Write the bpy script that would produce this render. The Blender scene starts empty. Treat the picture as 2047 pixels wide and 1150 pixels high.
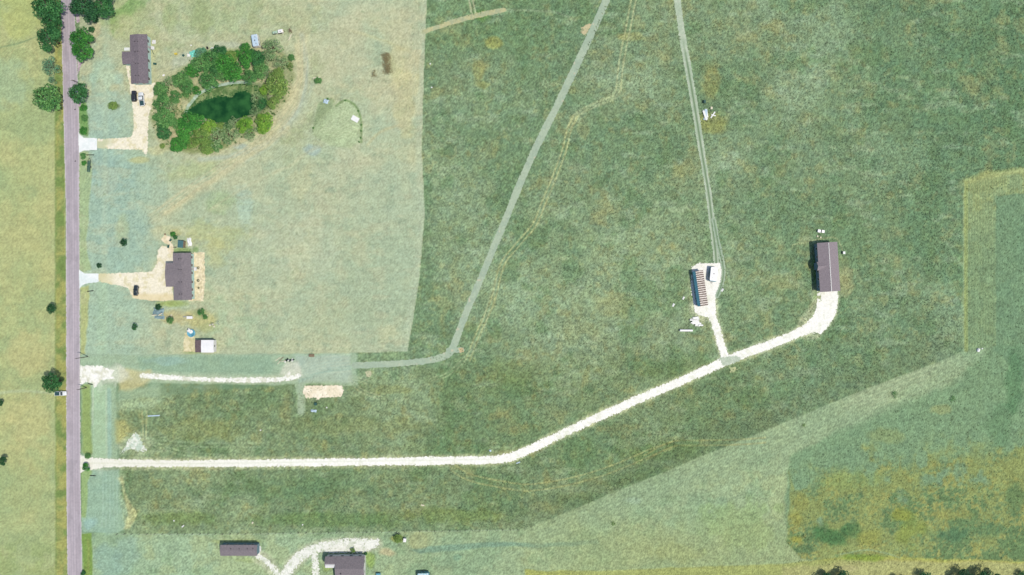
import bpy, math, random
import numpy as np

# ---------------------------------------------------------------- camera, sky, sun, exposure
H = 260.0            # metres from the ground to the camera
S = 0.2              # metres of ground per photograph pixel
CX, CY = 1023.5, 575.0
scene = bpy.context.scene
col = scene.collection
cam_d = bpy.data.cameras.new('camera'); cam = bpy.data.objects.new('camera', cam_d); col.objects.link(cam)
cam.location = (0, 0, H); cam.rotation_euler = (0, 0, 0)
cam_d.sensor_width = 36; cam_d.lens = 36 * H / (2047 * S)
cam_d.clip_start = 1; cam_d.clip_end = 20000
scene.camera = cam

SUN_EL = math.radians(60)
sx, sy = 0.90, -0.436                      # horizontal direction towards the sun
world = bpy.data.worlds.new('World'); scene.world = world; world.use_nodes = True
wn = world.node_tree; bg = wn.nodes['Background']
sky = wn.nodes.new('ShaderNodeTexSky'); sky.sky_type = 'NISHITA'; sky.sun_disc = False
sky.sun_elevation = SUN_EL; sky.sun_rotation = math.atan2(sx, sy)
wn.links.new(sky.outputs[0], bg.inputs[0]); bg.inputs[1].default_value = 0.15
sun_d = bpy.data.lights.new('sun', 'SUN'); sun_d.energy = 3.7; sun_d.angle = math.radians(0.5); sun_d.color = (1.0, 0.96, 0.9)
sun = bpy.data.objects.new('sun', sun_d); col.objects.link(sun)
from mathutils import Vector, Matrix, Euler
sd = Vector((sx * math.cos(SUN_EL), sy * math.cos(SUN_EL), math.sin(SUN_EL)))
sun.rotation_euler = sd.to_track_quat('Z', 'Y').to_euler()
sun.location = (100, -50, 300)
scene.view_settings.view_transform = 'Standard'; scene.view_settings.look = 'None'
scene.view_settings.exposure = 0.65; scene.view_settings.gamma = 1.0
scene.view_settings.use_curve_mapping = False

# ---------------------------------------------------------------- helpers
K = np.array([2.04, 2.15, 2.34])          # picture value of a level white sheet under this light
def lin(c):
    c = np.asarray(c, dtype=np.float64) / 255.0
    return np.where(c <= 0.04045, c / 12.92, ((c + 0.055) / 1.055) ** 2.4)
def alb(c, k=1.0):
    return np.clip(lin(c) / K * k, 0.003, 0.9)
def P(px, py, h=0.0):
    k = S * (H - h) / H
    return ((px - CX) * k, (CY - py) * k)

def _h(ix, iy, seed):
    n = (ix.astype(np.int64) * 374761393 + iy.astype(np.int64) * 668265263 + seed * 1442695041) & 0xffffffff
    n = ((n ^ (n >> 13)) * 1274126177) & 0xffffffff
    n = n ^ (n >> 16)
    n = (n * 2246822519) & 0xffffffff
    return ((n ^ (n >> 15)) & 0xffffff) / float(0xffffff)
def vn(X, Y, sc, seed, sy_=None):
    x = X / sc; y = Y / (sy_ or sc)
    ix = np.floor(x); iy = np.floor(y); fx = x - ix; fy = y - iy
    fx = fx * fx * (3 - 2 * fx); fy = fy * fy * (3 - 2 * fy)
    a = _h(ix, iy, seed); b = _h(ix + 1, iy, seed); c = _h(ix, iy + 1, seed); d = _h(ix + 1, iy + 1, seed)
    return (a * (1 - fx) + b * fx) * (1 - fy) + (c * (1 - fx) + d * fx) * fy
def fbm(X, Y, sc, seed, o=4, sy_=None):
    t = 0; a = 1.0; s = 0
    for i in range(o):
        t = t + a * vn(X, Y, sc / 2 ** i, seed + i * 17, (sy_ / 2 ** i) if sy_ else None); s += a; a *= 0.55
    return t / s
def sstep(e0, e1, x):
    t = np.clip((x - e0) / (e1 - e0), 0, 1); return t * t * (3 - 2 * t)

def sdf_poly(X, Y, pts):
    d = np.full(X.shape, 1e9); ins = np.zeros(X.shape, bool); n = len(pts)
    for i in range(n):
        x0, y0 = pts[i]; x1, y1 = pts[(i + 1) % n]
        ex, ey = x1 - x0, y1 - y0; L = ex * ex + ey * ey + 1e-9
        t = np.clip(((X - x0) * ex + (Y - y0) * ey) / L, 0, 1)
        d = np.minimum(d, np.hypot(X - x0 - t * ex, Y - y0 - t * ey))
        if abs(ey) > 1e-9:
            c = ((y0 > Y) != (y1 > Y)) & (X < ex * (Y - y0) / ey + x0); ins ^= c
    return np.where(ins, d, -d)
def smooth_line(pts, n=6):
    if len(pts) < 3: return [tuple(p[:2]) for p in pts]
    out = []; P_ = [pts[0]] + list(pts) + [pts[-1]]
    for i in range(1, len(P_) - 2):
        p0, p1, p2, p3 = [np.array(p[:2], float) for p in P_[i - 1:i + 3]]
        for k in range(n):
            t = k / n
            out.append(tuple(0.5 * ((2 * p1) + (-p0 + p2) * t + (2 * p0 - 5 * p1 + 4 * p2 - p3) * t * t + (-p0 + 3 * p1 - 3 * p2 + p3) * t ** 3)))
    out.append(tuple(pts[-1][:2])); return out
def dist_line(X, Y, pts):
    d = np.full(X.shape, 1e9)
    for (x0, y0), (x1, y1) in zip(pts[:-1], pts[1:]):
        ex, ey = x1 - x0, y1 - y0; L = ex * ex + ey * ey + 1e-9
        t = np.clip(((X - x0) * ex + (Y - y0) * ey) / L, 0, 1)
        d = np.minimum(d, np.hypot(X - x0 - t * ex, Y - y0 - t * ey))
    return d
def offset_line(pts, o):
    out = []
    for i, p in enumerate(pts):
        a = pts[max(i - 1, 0)]; b = pts[min(i + 1, len(pts) - 1)]
        dx, dy = b[0] - a[0], b[1] - a[1]; L = math.hypot(dx, dy) + 1e-9
        out.append((p[0] - dy / L * o, p[1] + dx / L * o))
    return out

# ---------------------------------------------------------------- materials
def nodes(name):
    m = bpy.data.materials.new(name); m.use_nodes = True
    nt = m.node_tree; b = nt.nodes['Principled BSDF']; return m, nt, b
def N(nt, t, **kw):
    n = nt.nodes.new(t)
    for k, v in kw.items(): setattr(n, k, v)
    return n
def mat(name, c, c2=None, scale=1.5, rough=0.85, metal=0.0, bump=0.0, spec=0.3, k=1.0, detail=4.0, bscale=None):
    """two-tone procedural noise material; colours are given as they look in full sun"""
    m, nt, b = nodes(name)
    if c2 is None: c2 = tuple(x * 0.86 for x in c)
    tc = N(nt, 'ShaderNodeTexCoord'); no = N(nt, 'ShaderNodeTexNoise')
    no.inputs['Scale'].default_value = scale; no.inputs['Detail'].default_value = detail
    nt.links.new(tc.outputs['Object'], no.inputs['Vector'])
    mp = N(nt, 'ShaderNodeMapRange'); mp.inputs[1].default_value = 0.35; mp.inputs[2].default_value = 0.65
    nt.links.new(no.outputs[0], mp.inputs[0])
    mx = N(nt, 'ShaderNodeMix', data_type='RGBA')
    mx.inputs[6].default_value = (*alb(c, k), 1); mx.inputs[7].default_value = (*alb(c2, k), 1)
    nt.links.new(mp.outputs[0], mx.inputs[0]); nt.links.new(mx.outputs[2], b.inputs['Base Color'])
    b.inputs['Roughness'].default_value = rough; b.inputs['Metallic'].default_value = metal
    b.inputs['Specular IOR Level'].default_value = spec
    if bump:
        n2 = N(nt, 'ShaderNodeTexNoise'); n2.inputs['Scale'].default_value = bscale or scale * 6; n2.inputs['Detail'].default_value = 5
        nt.links.new(tc.outputs['Object'], n2.inputs['Vector'])
        bp = N(nt, 'ShaderNodeBump'); bp.inputs['Strength'].default_value = bump; bp.inputs['Distance'].default_value = 0.1
        nt.links.new(n2.outputs[0], bp.inputs['Height']); nt.links.new(bp.outputs[0], b.inputs['Normal'])
    return m
def earth_mat(name, grain=0.25, bump=0.6, gscale=1.6, dist=0.12):
    """ground cover: tint from the soil / grass survey stored on the mesh, broken up by procedural grain"""
    m, nt, b = nodes(name)
    at = N(nt, 'ShaderNodeAttribute', attribute_name='Cover')
    tc = N(nt, 'ShaderNodeTexCoord')
    n1 = N(nt, 'ShaderNodeTexNoise'); n1.inputs['Scale'].default_value = gscale; n1.inputs['Detail'].default_value = 6; n1.inputs['Roughness'].default_value = 0.7
    n2 = N(nt, 'ShaderNodeTexNoise'); n2.inputs['Scale'].default_value = gscale * 5; n2.inputs['Detail'].default_value = 3
    for n in (n1, n2): nt.links.new(tc.outputs['Object'], n.inputs['Vector'])
    mp = N(nt, 'ShaderNodeMapRange'); mp.inputs[1].default_value = 0.3; mp.inputs[2].default_value = 0.7
    mp.inputs[3].default_value = 1 - grain; mp.inputs[4].default_value = 1 + grain
    nt.links.new(n1.outputs[0], mp.inputs[0])
    mp2 = N(nt, 'ShaderNodeMapRange'); mp2.inputs[1].default_value = 0.3; mp2.inputs[2].default_value = 0.7
    mp2.inputs[3].default_value = 1 - grain * 0.6; mp2.inputs[4].default_value = 1 + grain * 0.6
    nt.links.new(n2.outputs[0], mp2.inputs[0])
    mu = N(nt, 'ShaderNodeMath', operation='MULTIPLY'); nt.links.new(mp.outputs[0], mu.inputs[0]); nt.links.new(mp2.outputs[0], mu.inputs[1])
    vm = N(nt, 'ShaderNodeVectorMath', operation='SCALE')
    nt.links.new(at.outputs['Color'], vm.inputs[0]); nt.links.new(mu.outputs[0], vm.inputs['Scale'])
    nt.links.new(vm.outputs[0], b.inputs['Base Color'])
    b.inputs['Roughness'].default_value = 0.95; b.inputs['Specular IOR Level'].default_value = 0.1
    bp = N(nt, 'ShaderNodeBump'); bp.inputs['Strength'].default_value = bump; bp.inputs['Distance'].default_value = dist
    nt.links.new(n1.outputs[0], bp.inputs['Height']); nt.links.new(bp.outputs[0], b.inputs['Normal'])
    return m

M = {}
M['ground'] = earth_mat('grassland', 0.22, 0.55, 2.4)
M['gravel'] = earth_mat('crushed_limestone', 0.07, 0.4, 2.2, 0.06)
M['dirt'] = earth_mat('packed_dirt', 0.07, 0.35, 1.5, 0.06)
M['asphalt'] = earth_mat('worn_chip_seal', 0.05, 0.25, 3.0, 0.03)
M['concrete'] = mat('concrete', (236, 242, 240), (222, 232, 230), 0.8, 0.9, bump=0.1)

# ---------------------------------------------------------------- mesh builder
class MB:
    def __init__(s): s.v = []; s.f = []
    def add(s, vs, fs):
        o = len(s.v); s.v += [tuple(v) for v in vs]; s.f += [tuple(i + o for i in f) for f in fs]; return s
    def box(s, c, d, rz=0.0, rx=0.0, ry=0.0):
        R = Euler((rx, ry, rz)).to_matrix(); vs = []
        for z in (-1, 1):
            for x, y in ((-1, -1), (1, -1), (1, 1), (-1, 1)):
                vs.append(R @ Vector((x * d[0] / 2, y * d[1] / 2, z * d[2] / 2)) + Vector(c))
        return s.add(vs, [(3, 2, 1, 0), (4, 5, 6, 7), (0, 1, 5, 4), (1, 2, 6, 5), (2, 3, 7, 6), (3, 0, 4, 7)])
    def cyl(s, a, b, r0, r1=None, n=10):
        r1 = r0 if r1 is None else r1; a = Vector(a); b = Vector(b); q = (b - a).to_track_quat('Z', 'Y')
        vs = [q @ Vector((r * math.cos(2 * math.pi * i / n), r * math.sin(2 * math.pi * i / n), 0)) + p for p, r in ((a, r0), (b, r1)) for i in range(n)]
        return s.add(vs, [(i, (i + 1) % n, n + (i + 1) % n, n + i) for i in range(n)] + [tuple(range(n))[::-1], tuple(range(n, 2 * n))])
    def prism(s, prof, y0, y1, axis='y'):
        n = len(prof)
        if axis == 'y': vs = [(x, y0, z) for x, z in prof] + [(x, y1, z) for x, z in prof]
        else: vs = [(y0, x, z) for x, z in prof] + [(y1, x, z) for x, z in prof]
        return s.add(vs, [(i, (i + 1) % n, n + (i + 1) % n, n + i) for i in range(n)] + [tuple(range(n))[::-1], tuple(range(n, 2 * n))])
    def loft(s, levels, n=28, p=5.0):
        """stack of rounded-rectangle rings: (z, x0, x1, half_width)"""
        vs = []
        for z, x0, x1, hw in levels:
            for i in range(n):
                t = 2 * math.pi * (i + .5) / n; c, q = math.cos(t), math.sin(t)
                vs.append(((x0 + x1) / 2 + (x1 - x0) / 2 * math.copysign(abs(c) ** (2 / p), c), hw * math.copysign(abs(q) ** (2 / p), q), z))
        fs = []
        for k in range(len(levels) - 1):
            fs += [(k * n + i, k * n + (i + 1) % n, (k + 1) * n + (i + 1) % n, (k + 1) * n + i) for i in range(n)]
        m = len(levels); fs += [tuple(range(n))[::-1], tuple(range((m - 1) * n, m * n))]
        return s.add(vs, fs)
    def mesh(s, name, material, smooth=False):
        me = bpy.data.meshes.new(name); me.from_pydata(s.v, [], s.f); me.update()
        if material: me.materials.append(material)
        if smooth:
            for p in me.polygons: p.use_smooth = True
        return me
def part(name, mb, material, parent, smooth=False, label=None):
    o = bpy.data.objects.new(name, mb.mesh(name, material, smooth)); col.objects.link(o); o.parent = parent
    if label: o['label'] = label
    return o
def tag(o, label, cat, group=None, kind=None):
    o['label'] = label; o['category'] = cat
    if group: o['group'] = group
    if kind: o['kind'] = kind
    return o
def thing(name, label, cat, loc, rz=0.0, group=None):
    o = bpy.data.objects.new(name, None); col.objects.link(o); o.empty_display_size = 0.3
    o.location = (loc[0], loc[1], loc[2] if len(loc) > 2 else 0); o.rotation_euler = (0, 0, rz)
    return tag(o, label, cat, group)
def solo(name, mb, material, label, cat, loc, rz=0.0, group=None, smooth=False, kind=None):
    o = bpy.data.objects.new(name, mb.mesh(name, material, smooth)); col.objects.link(o)
    o.location = (loc[0], loc[1], loc[2] if len(loc) > 2 else 0); o.rotation_euler = (0, 0, rz)
    return tag(o, label, cat, group, kind)

def np_mesh(name, V, F, material, cover=None):
    me = bpy.data.meshes.new(name); nv, nf, k = len(V), len(F), F.shape[1]
    me.vertices.add(nv); me.vertices.foreach_set('co', V.astype(np.float32).ravel())
    me.loops.add(nf * k); me.loops.foreach_set('vertex_index', F.astype(np.int32).ravel())
    me.polygons.add(nf); me.polygons.foreach_set('loop_start', (np.arange(nf) * k).astype(np.int32))
    me.polygons.foreach_set('loop_total', np.full(nf, k, np.int32))
    me.update(calc_edges=True); me.validate()
    if cover is not None:
        a = me.color_attributes.new('Cover', 'FLOAT_COLOR', 'POINT')
        c4 = np.ones((nv, 4), np.float32); c4[:, :3] = cover; a.data.foreach_set('color', c4.ravel())
    me.materials.append(material)
    o = bpy.data.objects.new(name, me); col.objects.link(o); return o

# ---------------------------------------------------------------- survey of the ground (photo pixels are 0.2 m cells of the map)
ax = np.arange(-120, 2170, 2.0); ay = np.arange(-80, 1234, 2.0)
ax = np.concatenate([[-15000, -6000, -2500, -1000, -500, -250], ax, [2300, 2500, 3000, 4500, 8000, 17000]])
ay = np.concatenate([[-15000, -6000, -2500, -1000, -500, -200], ay, [1350, 1600, 2100, 3500, 7000, 16000]])
GX, GY = np.meshgrid(ax, ay)
C = np.zeros(GX.shape + (3,))
W1 = fbm(GX, GY, 22, 3) - 0.5; W2 = fbm(GX, GY, 22, 51) - 0.5
def lay(m, c, a=1.0):
    global C
    m = (np.clip(m, 0, 1) * a)[..., None]; C = C * (1 - m) + np.array(c, float) * m
def region(pts, soft=1.5, wob=3.0, sl=None):
    """mask of a polygon with an uneven edge"""
    xs = [p[0] for p in pts]; ys = [p[1] for p in pts]; pad = soft * 2 + wob * 2 + 6
    i0, i1 = np.searchsorted(ay, [min(ys) - pad, max(ys) + pad]); j0, j1 = np.searchsorted(ax, [min(xs) - pad, max(xs) + pad])
    m = np.zeros(GX.shape); q = np.s_[i0:i1, j0:j1]
    m[q] = sstep(-soft, soft, sdf_poly(GX[q] + W1[q] * wob * 2, GY[q] + W2[q] * wob * 2, pts)); return m
def stroke(pts, w, soft=1.5, wob=1.0, sm=True):
    p = smooth_line(pts) if sm else pts
    xs = [a[0] for a in p]; ys = [a[1] for a in p]; pad = w + soft * 2 + wob * 2 + 6
    i0, i1 = np.searchsorted(ay, [min(ys) - pad, max(ys) + pad]); j0, j1 = np.searchsorted(ax, [min(xs) - pad, max(xs) + pad])
    m = np.zeros(GX.shape); q = np.s_[i0:i1, j0:j1]
    m[q] = 1 - sstep(w / 2 - soft, w / 2 + soft, dist_line(GX[q] + W1[q] * wob * 2, GY[q] + W2[q] * wob * 2, p)); return m
def blob(x, y, rx, ry=None, wob=0.5, rot=0.0):
    ry = ry or rx; a = math.radians(rot); R = 1.5 * max(rx, ry)
    i0, i1 = np.searchsorted(ay, [y - R, y + R]); j0, j1 = np.searchsorted(ax, [x - R, x + R])
    m = np.zeros(GX.shape); q = np.s_[i0:i1, j0:j1]; dx = GX[q] - x; dy = GY[q] - y
    u = (dx * math.cos(a) + dy * math.sin(a)) / rx; v = (-dx * math.sin(a) + dy * math.cos(a)) / ry
    m[q] = 1 - sstep(0.45, 1.0, np.hypot(u, v) + (W1[q] + W2[q]) * wob * 1.5); return m

F1 = fbm(GX, GY, 160, 101, 5); F2 = fbm(GX, GY, 60, 202, 5); F3 = fbm(GX, GY, 26, 303, 4); F4 = fbm(GX, GY, 9, 404, 3)
def spots(F, lo, hi): return sstep(lo, hi, F)

# rough pasture (whole sheet first)
C[:] = (122, 150, 120)
lay(spots(F1, 0.52, 0.66), (140, 168, 140), 0.75)
lay(spots(1 - F1, 0.52, 0.64), (106, 140, 108), 0.6)
lay(sstep(1500, 2000, GX) * sstep(900, 300, GY), (86, 126, 94), 0.55)
lay(sstep(1150, 1000, GX) * sstep(150, 60, GY), (92, 134, 92), 0.4)
lay(blob(1300, 560, 330, 220, 0.6), (138, 163, 130), 0.5)
lay(blob(930, 470, 80, 240, 0.6), (137, 163, 134), 0.45)
lay(blob(1250, 680, 300, 90, 0.6), (132, 155, 124), 0.4)
tan = (152, 159, 116)
lay(spots(F2, 0.56, 0.68) * spots(F3, 0.42, 0.6), tan, 0.3)
lay(spots(F3, 0.64, 0.75), (156, 158, 110), 0.35)
lay(spots(1 - F2, 0.58, 0.7), (97, 134, 98), 0.5)
lay(spots(fbm(GX, GY, 34, 777, 3, 14), 0.62, 0.75), (158, 182, 158), 0.35)
lay(spots(fbm(GX, GY, 12, 555, 3), 0.66, 0.78), (144, 150, 102), 0.3)
for x, y, rx, ry, c, a in ((985, 85, 24, 14, (160, 163, 90), .6), (958, 140, 14, 30, (152, 156, 100), .5), (965, 170, 20, 12, (155, 158, 98), .5),
        (1255, 75, 40, 12, (165, 165, 105), .5), (1420, 160, 22, 50, (158, 156, 95), .45), (1425, 245, 32, 26, (155, 158, 90), .6),
        (960, 30, 26, 16, (98, 142, 70), .6), (1640, 560, 8, 60, (110, 140, 80), .4), (1690, 560, 18, 46, (168, 172, 130), .5),
        (1560, 560, 60, 20, (150, 163, 120), .45), (1225, 610, 50, 30, (160, 160, 108), .3), (1330, 740, 60, 24, (98, 128, 88), .5),
        (400, 860, 100, 26, (140, 155, 105), .5), (700, 850, 200, 22, (134, 150, 104), .35), (350, 1035, 120, 18, (120, 150, 90), .5),
        (640, 1040, 200, 20, (102, 140, 88), .5), (900, 1030, 140, 20, (122, 148, 88), .5), (560, 975, 240, 24, (98, 136, 104), .5),
        (1340, 905, 120, 22, (102, 138, 90), .6), (1300, 960, 90, 26, (98, 134, 92), .5), (1180, 1000, 90, 22, (96, 132, 96), .5),
        (780, 620 + 160, 60, 10, (146, 156, 106), .4), (1020, 745, 60, 40, (125, 145, 92), .3), (1480, 860, 90, 16, (104, 132, 104), .5)):
    lay(blob(x, y, rx, ry), c, a)

# meadow west of the road
m = region([(-15000, -15000), (126, -15000), (130, 300), (133, 700), (136, 17000), (-15000, 17000)], 1, 0)
meadow = m.copy(); lay(m, (168, 182, 130))
lay(m * spots(F1, 0.5, 0.6), (182, 188, 132), 0.6)
lay(m * spots(1 - F2, 0.5, 0.66), (156, 176, 128), 0.6)
lay(m * spots(F2, 0.54, 0.68), (188, 188, 132), 0.4)
lay(m * blob(45, 20, 60, 70), (180, 190, 118), 0.6)
lay(m * blob(20, 180, 50, 70), (160, 186, 150), 0.6)
lay(m * blob(55, 700, 60, 60), (188, 188, 134), 0.6)
lay(m * blob(60, 840, 55, 70), (192, 190, 134), 0.6)
lay(m * blob(30, 980, 80, 70), (158, 176, 126), 0.6)
lay(m * sstep(1060, 1110, GY) * spots(F3, 0.4, 0.6), (150, 170, 110), 0.5)
lay(m * stroke([(-10, 786), (50, 782), (118, 788)], 5, 2, 2), (190, 205, 165), 0.6)
lay(m * stroke([(-10, 98), (40, 86), (75, 73)], 2.5, 1, 1), (125, 150, 110), 0.7)
for r in (52, 58, 64): lay(m * (stroke([(10, 110), (25, 96), (50, 88), (68, 94), (80, 115)], 1.6, .8, 1) if r == 52 else stroke([(14, 110 + r - 52), (28, 100), (50, 94), (66, 100), (76, 118)], 1.4, .8, 1)), (205, 205, 150), 0.4)
v = region([(108, -15000), (124, -15000), (128, 300), (133, 700), (135, 1200), (136, 17000), (113, 17000), (111, 1000), (110, 300)], 2, 1.5)
lay(v, (146, 158, 96)); lay(v * spots(F3, 0.5, 0.6), (178, 176, 104), 0.6); lay(v * spots(1 - F3, 0.52, 0.62), (112, 142, 78), 0.7)
lay(stroke([(111, 200), (111, 700), (113, 1240)], 2.5, 1, .5), (122, 148, 92), 0.5)

# verge and yards east of the road, mown block
mown = region([(150, -15000), (855, -15000), (853, 0), (848, 120), (843, 300), (849, 430), (838, 560), (824, 650), (814, 703), (700, 706), (600, 708), (160, 712)], 0.8, 0.6)
lay(mown, (181, 198, 163))
lay(mown * spots(F1, 0.48, 0.62), (190, 200, 163), 0.6)
lay(mown * spots(F2, 0.54, 0.68), (197, 200, 156), 0.4)
lay(mown * spots(1 - F2, 0.54, 0.68), (170, 193, 163), 0.45)
lay(mown * spots(1 - F3, 0.6, 0.7), (156, 180, 150), 0.5)
lay(mown * sstep(330, 250, GX + W1 * 40) * sstep(180, 300, GY), (166, 197, 172), 0.8)
lay(mown * blob(205, 260, 60, 150, .6), (165, 196, 176), 0.75)
lay(mown * blob(230, 430, 80, 120, .6), (158, 190, 172), 0.6)
lay(mown * blob(220, 345, 60, 40, .6), (160, 192, 175), 0.6)
lay(mown * blob(205, 150, 34, 60, .4), (172, 203, 176), 0.8)
lay(mown * blob(212, 155, 22, 34, .2), (190, 213, 178), 0.7)
lay(mown * blob(260, 30, 70, 50, .6), (168, 188, 124), 0.5)
lay(mown * region([(212, 40), (255, 0), (300, 0), (288, 20), (240, 40), (225, 70)], 5, 8), (122, 166, 96), 0.75)
lay(mown * blob(430, 20, 140, 60, .6), (164, 188, 136), 0.55)
lay(mown * blob(560, 25, 90, 40, .6), (172, 186, 138), 0.4)
lay(mown * region([(455, 80), (640, 60), (720, 0), (760, 0), (700, 90), (640, 200), (560, 290), (430, 320), (300, 300), (300, 160), (380, 90)], 14, 14), (196, 204, 168), 0.6)
lay(mown * blob(750, 560, 130, 130, .8), (166, 190, 158), 0.5)
lay(mown * blob(660, 640, 140, 50, .8), (172, 190, 154), 0.4)
lay(mown * blob(600, 480, 110, 90, .8), (190, 204, 172), 0.5)
lay(mown * blob(488, 410, 22, 50, .5), (176, 204, 182), 0.7)
lay(mown * blob(440, 640, 90, 60, .8), (174, 202, 162), 0.6)
lay(mown * blob(380, 340, 90, 26, .6, -15), (182, 198, 140), 0.5)
lay(mown * blob(440, 410, 40, 30, .6), (164, 192, 142), 0.6)
lay(mown * blob(430, 470, 60, 40, .8), (186, 196, 134), 0.5)
lay(mown * blob(810, 200, 30, 90, .5), (202, 202, 148), 0.6)
lay(mown * blob(800, 130, 40, 40, .5), (198, 199, 146), 0.6)
lay(mown * stroke([(848, -20), (846, 120), (838, 300), (843, 430), (832, 560), (808, 700)], 14, 5, 1), (184, 203, 172), 0.5)
mow = 0.5 + 0.5 * np.sin(GY * 2 * math.pi / 8.0 + F2 * 3)
lay(mown * sstep(330, 420, GX) * sstep(320, 400, GY) * mow, (170, 187, 154), 0.22)
lay(mown * stroke([(626, 165), (600, 220), (540, 290), (450, 340)], 10, 5, 3), (178, 200, 182), 0.5)
lay(stroke([(700, 60), (800, 95), (835, 130), (830, 190)], 5, 3, 3), (196, 200, 150), 0.5)
lay(stroke([(735, 290), (760, 265), (800, 250)], 5, 3, 3), (190, 186, 140), 0.5)
for k_ in range(5): lay(stroke([(760 + k_ * 8, 180), (800 + k_ * 6, 150), (830 + k_ * 3, 100)], 2, 1, 1), (208, 206, 158), 0.45)
# grove floor
grove = region([(302, 190), (310, 165), (350, 150), (372, 130), (385, 112), (480, 96), (500, 92), (545, 90), (585, 120), (590, 140), (582, 190), (555, 230), (540, 255), (500, 275), (480, 290), (410, 308), (340, 300), (310, 275), (302, 240)], 5, 6)
lay(grove, (184, 186, 142), 0.8); lay(grove * spots(F3, 0.45, 0.6), (120, 142, 84), 0.8); lay(grove * spots(1 - F3, .5, .6), (206, 196, 156), .35)
lay(blob(488, 128, 14, 8), (216, 198, 150), 0.8); lay(blob(355, 200, 10, 26), (214, 200, 152), 0.8); lay(blob(348, 275, 12, 18), (208, 190, 150), 0.9)
lay(blob(320, 300, 26, 16), (206, 204, 150), .6); lay(blob(385, 285, 40, 20), (120, 142, 82), 0.8)
# low hill with weeds
lay(region([(636, 208), (655, 195), (665, 203), (668, 225), (640, 260), (625, 262)], 2, 3), (156, 178, 136), 0.7)
lay(region([(668, 215), (690, 200), (712, 212), (722, 235), (722, 280), (700, 298), (660, 292), (625, 268), (640, 240)], 3, 3), (184, 203, 162), 0.7)
for k_ in range(6): lay(stroke([(640 + k_ * 9, 262 + k_ * 3), (665 + k_ * 8, 245 + k_ * 3), (690 + k_ * 6, 222 + k_ * 8)], 1.6, 1, 1), (198, 214, 166), 0.6)
lay(stroke([(672, 213), (690, 201), (712, 214), (722, 240), (722, 285)], 3, 1.5, 2) * (.3 + F4), (118, 148, 92), 0.8); lay(stroke([(626, 262), (640, 228), (656, 200), (668, 205)], 4, 2, 2) * (.3 + F4), (118, 148, 92), 0.6)
# yard round the houses
for x, y, rx, ry, c, a in ((300, 90, 26, 60, (196, 204, 148), .7), (312, 150, 20, 20, (196, 200, 160), .6), (395, 640, 50, 30, (196, 192, 128), .7), (350, 635, 50, 18, (202, 188, 128), .6),
        (430, 500, 30, 40, (196, 200, 140), .5), (365, 501, 24, 7, (148, 182, 112), .75), (390, 500, 9, 9, (140, 176, 110), .7), (340, 575, 9, 22, (192, 190, 116), .9), (340, 606, 30, 9, (158, 180, 96), .7),
        (400, 625, 22, 14, (138, 162, 104), .7), (360, 608, 22, 6, (160, 184, 116), .5), (388, 703, 26, 8, (150, 170, 104), .6), (205, 330, 36, 60, (158, 194, 180), .4), (245, 455, 18, 40, (184, 196, 140), .6),
        (350, 466, 14, 9, (160, 160, 96), .6), (226, 212, 14, 7, (106, 128, 82), .9), (275, 320, 24, 8, (190, 190, 128), .6), (245, 55, 24, 40, (180, 192, 136), .5), (190, 60, 14, 20, (204, 200, 158), .7),
        (418, 655, 34, 12, (160, 178, 128), .4), (340, 460, 40, 10, (200, 206, 160), .6)):
    lay(blob(x, y, rx, ry), c, a)
lay(region([(312, 330), (336, 345), (330, 430), (300, 462), (318, 480), (312, 520), (300, 545), (170, 545), (165, 480), (165, 330)], 6, 8), (160, 192, 172), 0.35)
# verge by the road edge
ve = region([(158, 300), (176, 305), (184, 330), (178, 420), (172, 480), (182, 540), (160, 545)], 2, 3); lay(ve, (168, 190, 128), 0.6)
lay(region([(157, 205), (172, 205), (178, 260), (176, 274), (160, 268)], 2, 2), (112, 160, 84), 0.8)
lay(region([(160, 575), (178, 570), (176, 620), (170, 700), (176, 735), (161, 735)], 2, 3), (184, 190, 116), 0.7)
lay(stroke([(214, 10), (212, 120), (210, 300), (208, 560), (206, 735)], 10, 5, 1), (184, 208, 176), 0.4)
lay(stroke([(206, 570), (202, 735)], 20, 6, 1), (174, 206, 172), 0.5)
lay(stroke([(165, 310), (215, 345), (200, 470)], 3, 2, 2), (190, 210, 186), 0.3)
# strip between the mown block and the white drive
lay(region([(160, 708), (274, 708), (600, 708), (710, 705), (715, 712), (712, 735), (716, 770), (690, 772), (612, 768), (610, 824), (596, 826), (590, 768), (560, 770), (240, 765), (160, 768)], 1.5, 2.5), (160, 186, 158), 1)
lay(region([(272, 714), (540, 712), (550, 735), (540, 748), (300, 742), (278, 735)], 3, 3), (146, 176, 150), 0.9)
lay(blob(330, 722, 50, 10, .5), (148, 182, 172), 0.6); lay(region([(590, 712), (700, 708), (708, 765), (600, 765), (585, 745)], 4, 4), (172, 193, 176), 0.9)
lay(stroke([(700, 735), (640, 745), (600, 762)], 7, 3, 2), (150, 180, 164), 0.6)
for k_ in range(6): lay(stroke([(590, 758 - k_ * 4), (640, 748 - k_ * 6), (700, 742 - k_ * 7)], 1.7, .9, 1), (192, 206, 182), 0.5)
lay(stroke([(602, 770), (602, 824)], 11, 3, 2), (168, 190, 168), 0.8)
lay(region([(714, 708), (812, 706), (808, 716), (716, 720)], 1.5, 1.5), (126, 156, 122), .9)
lay(region([(236, 735), (300, 742), (300, 762), (262, 785), (238, 785)], 5, 6), (196, 193, 146), 0.85)
lay(region([(236, 785), (320, 765), (320, 800), (290, 820), (235, 822)], 7, 6), (162, 190, 162), 0.8)
lay(region([(560, 750), (575, 725), (592, 722), (604, 752)], 4, 5), (212, 216, 200), .75)
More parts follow.
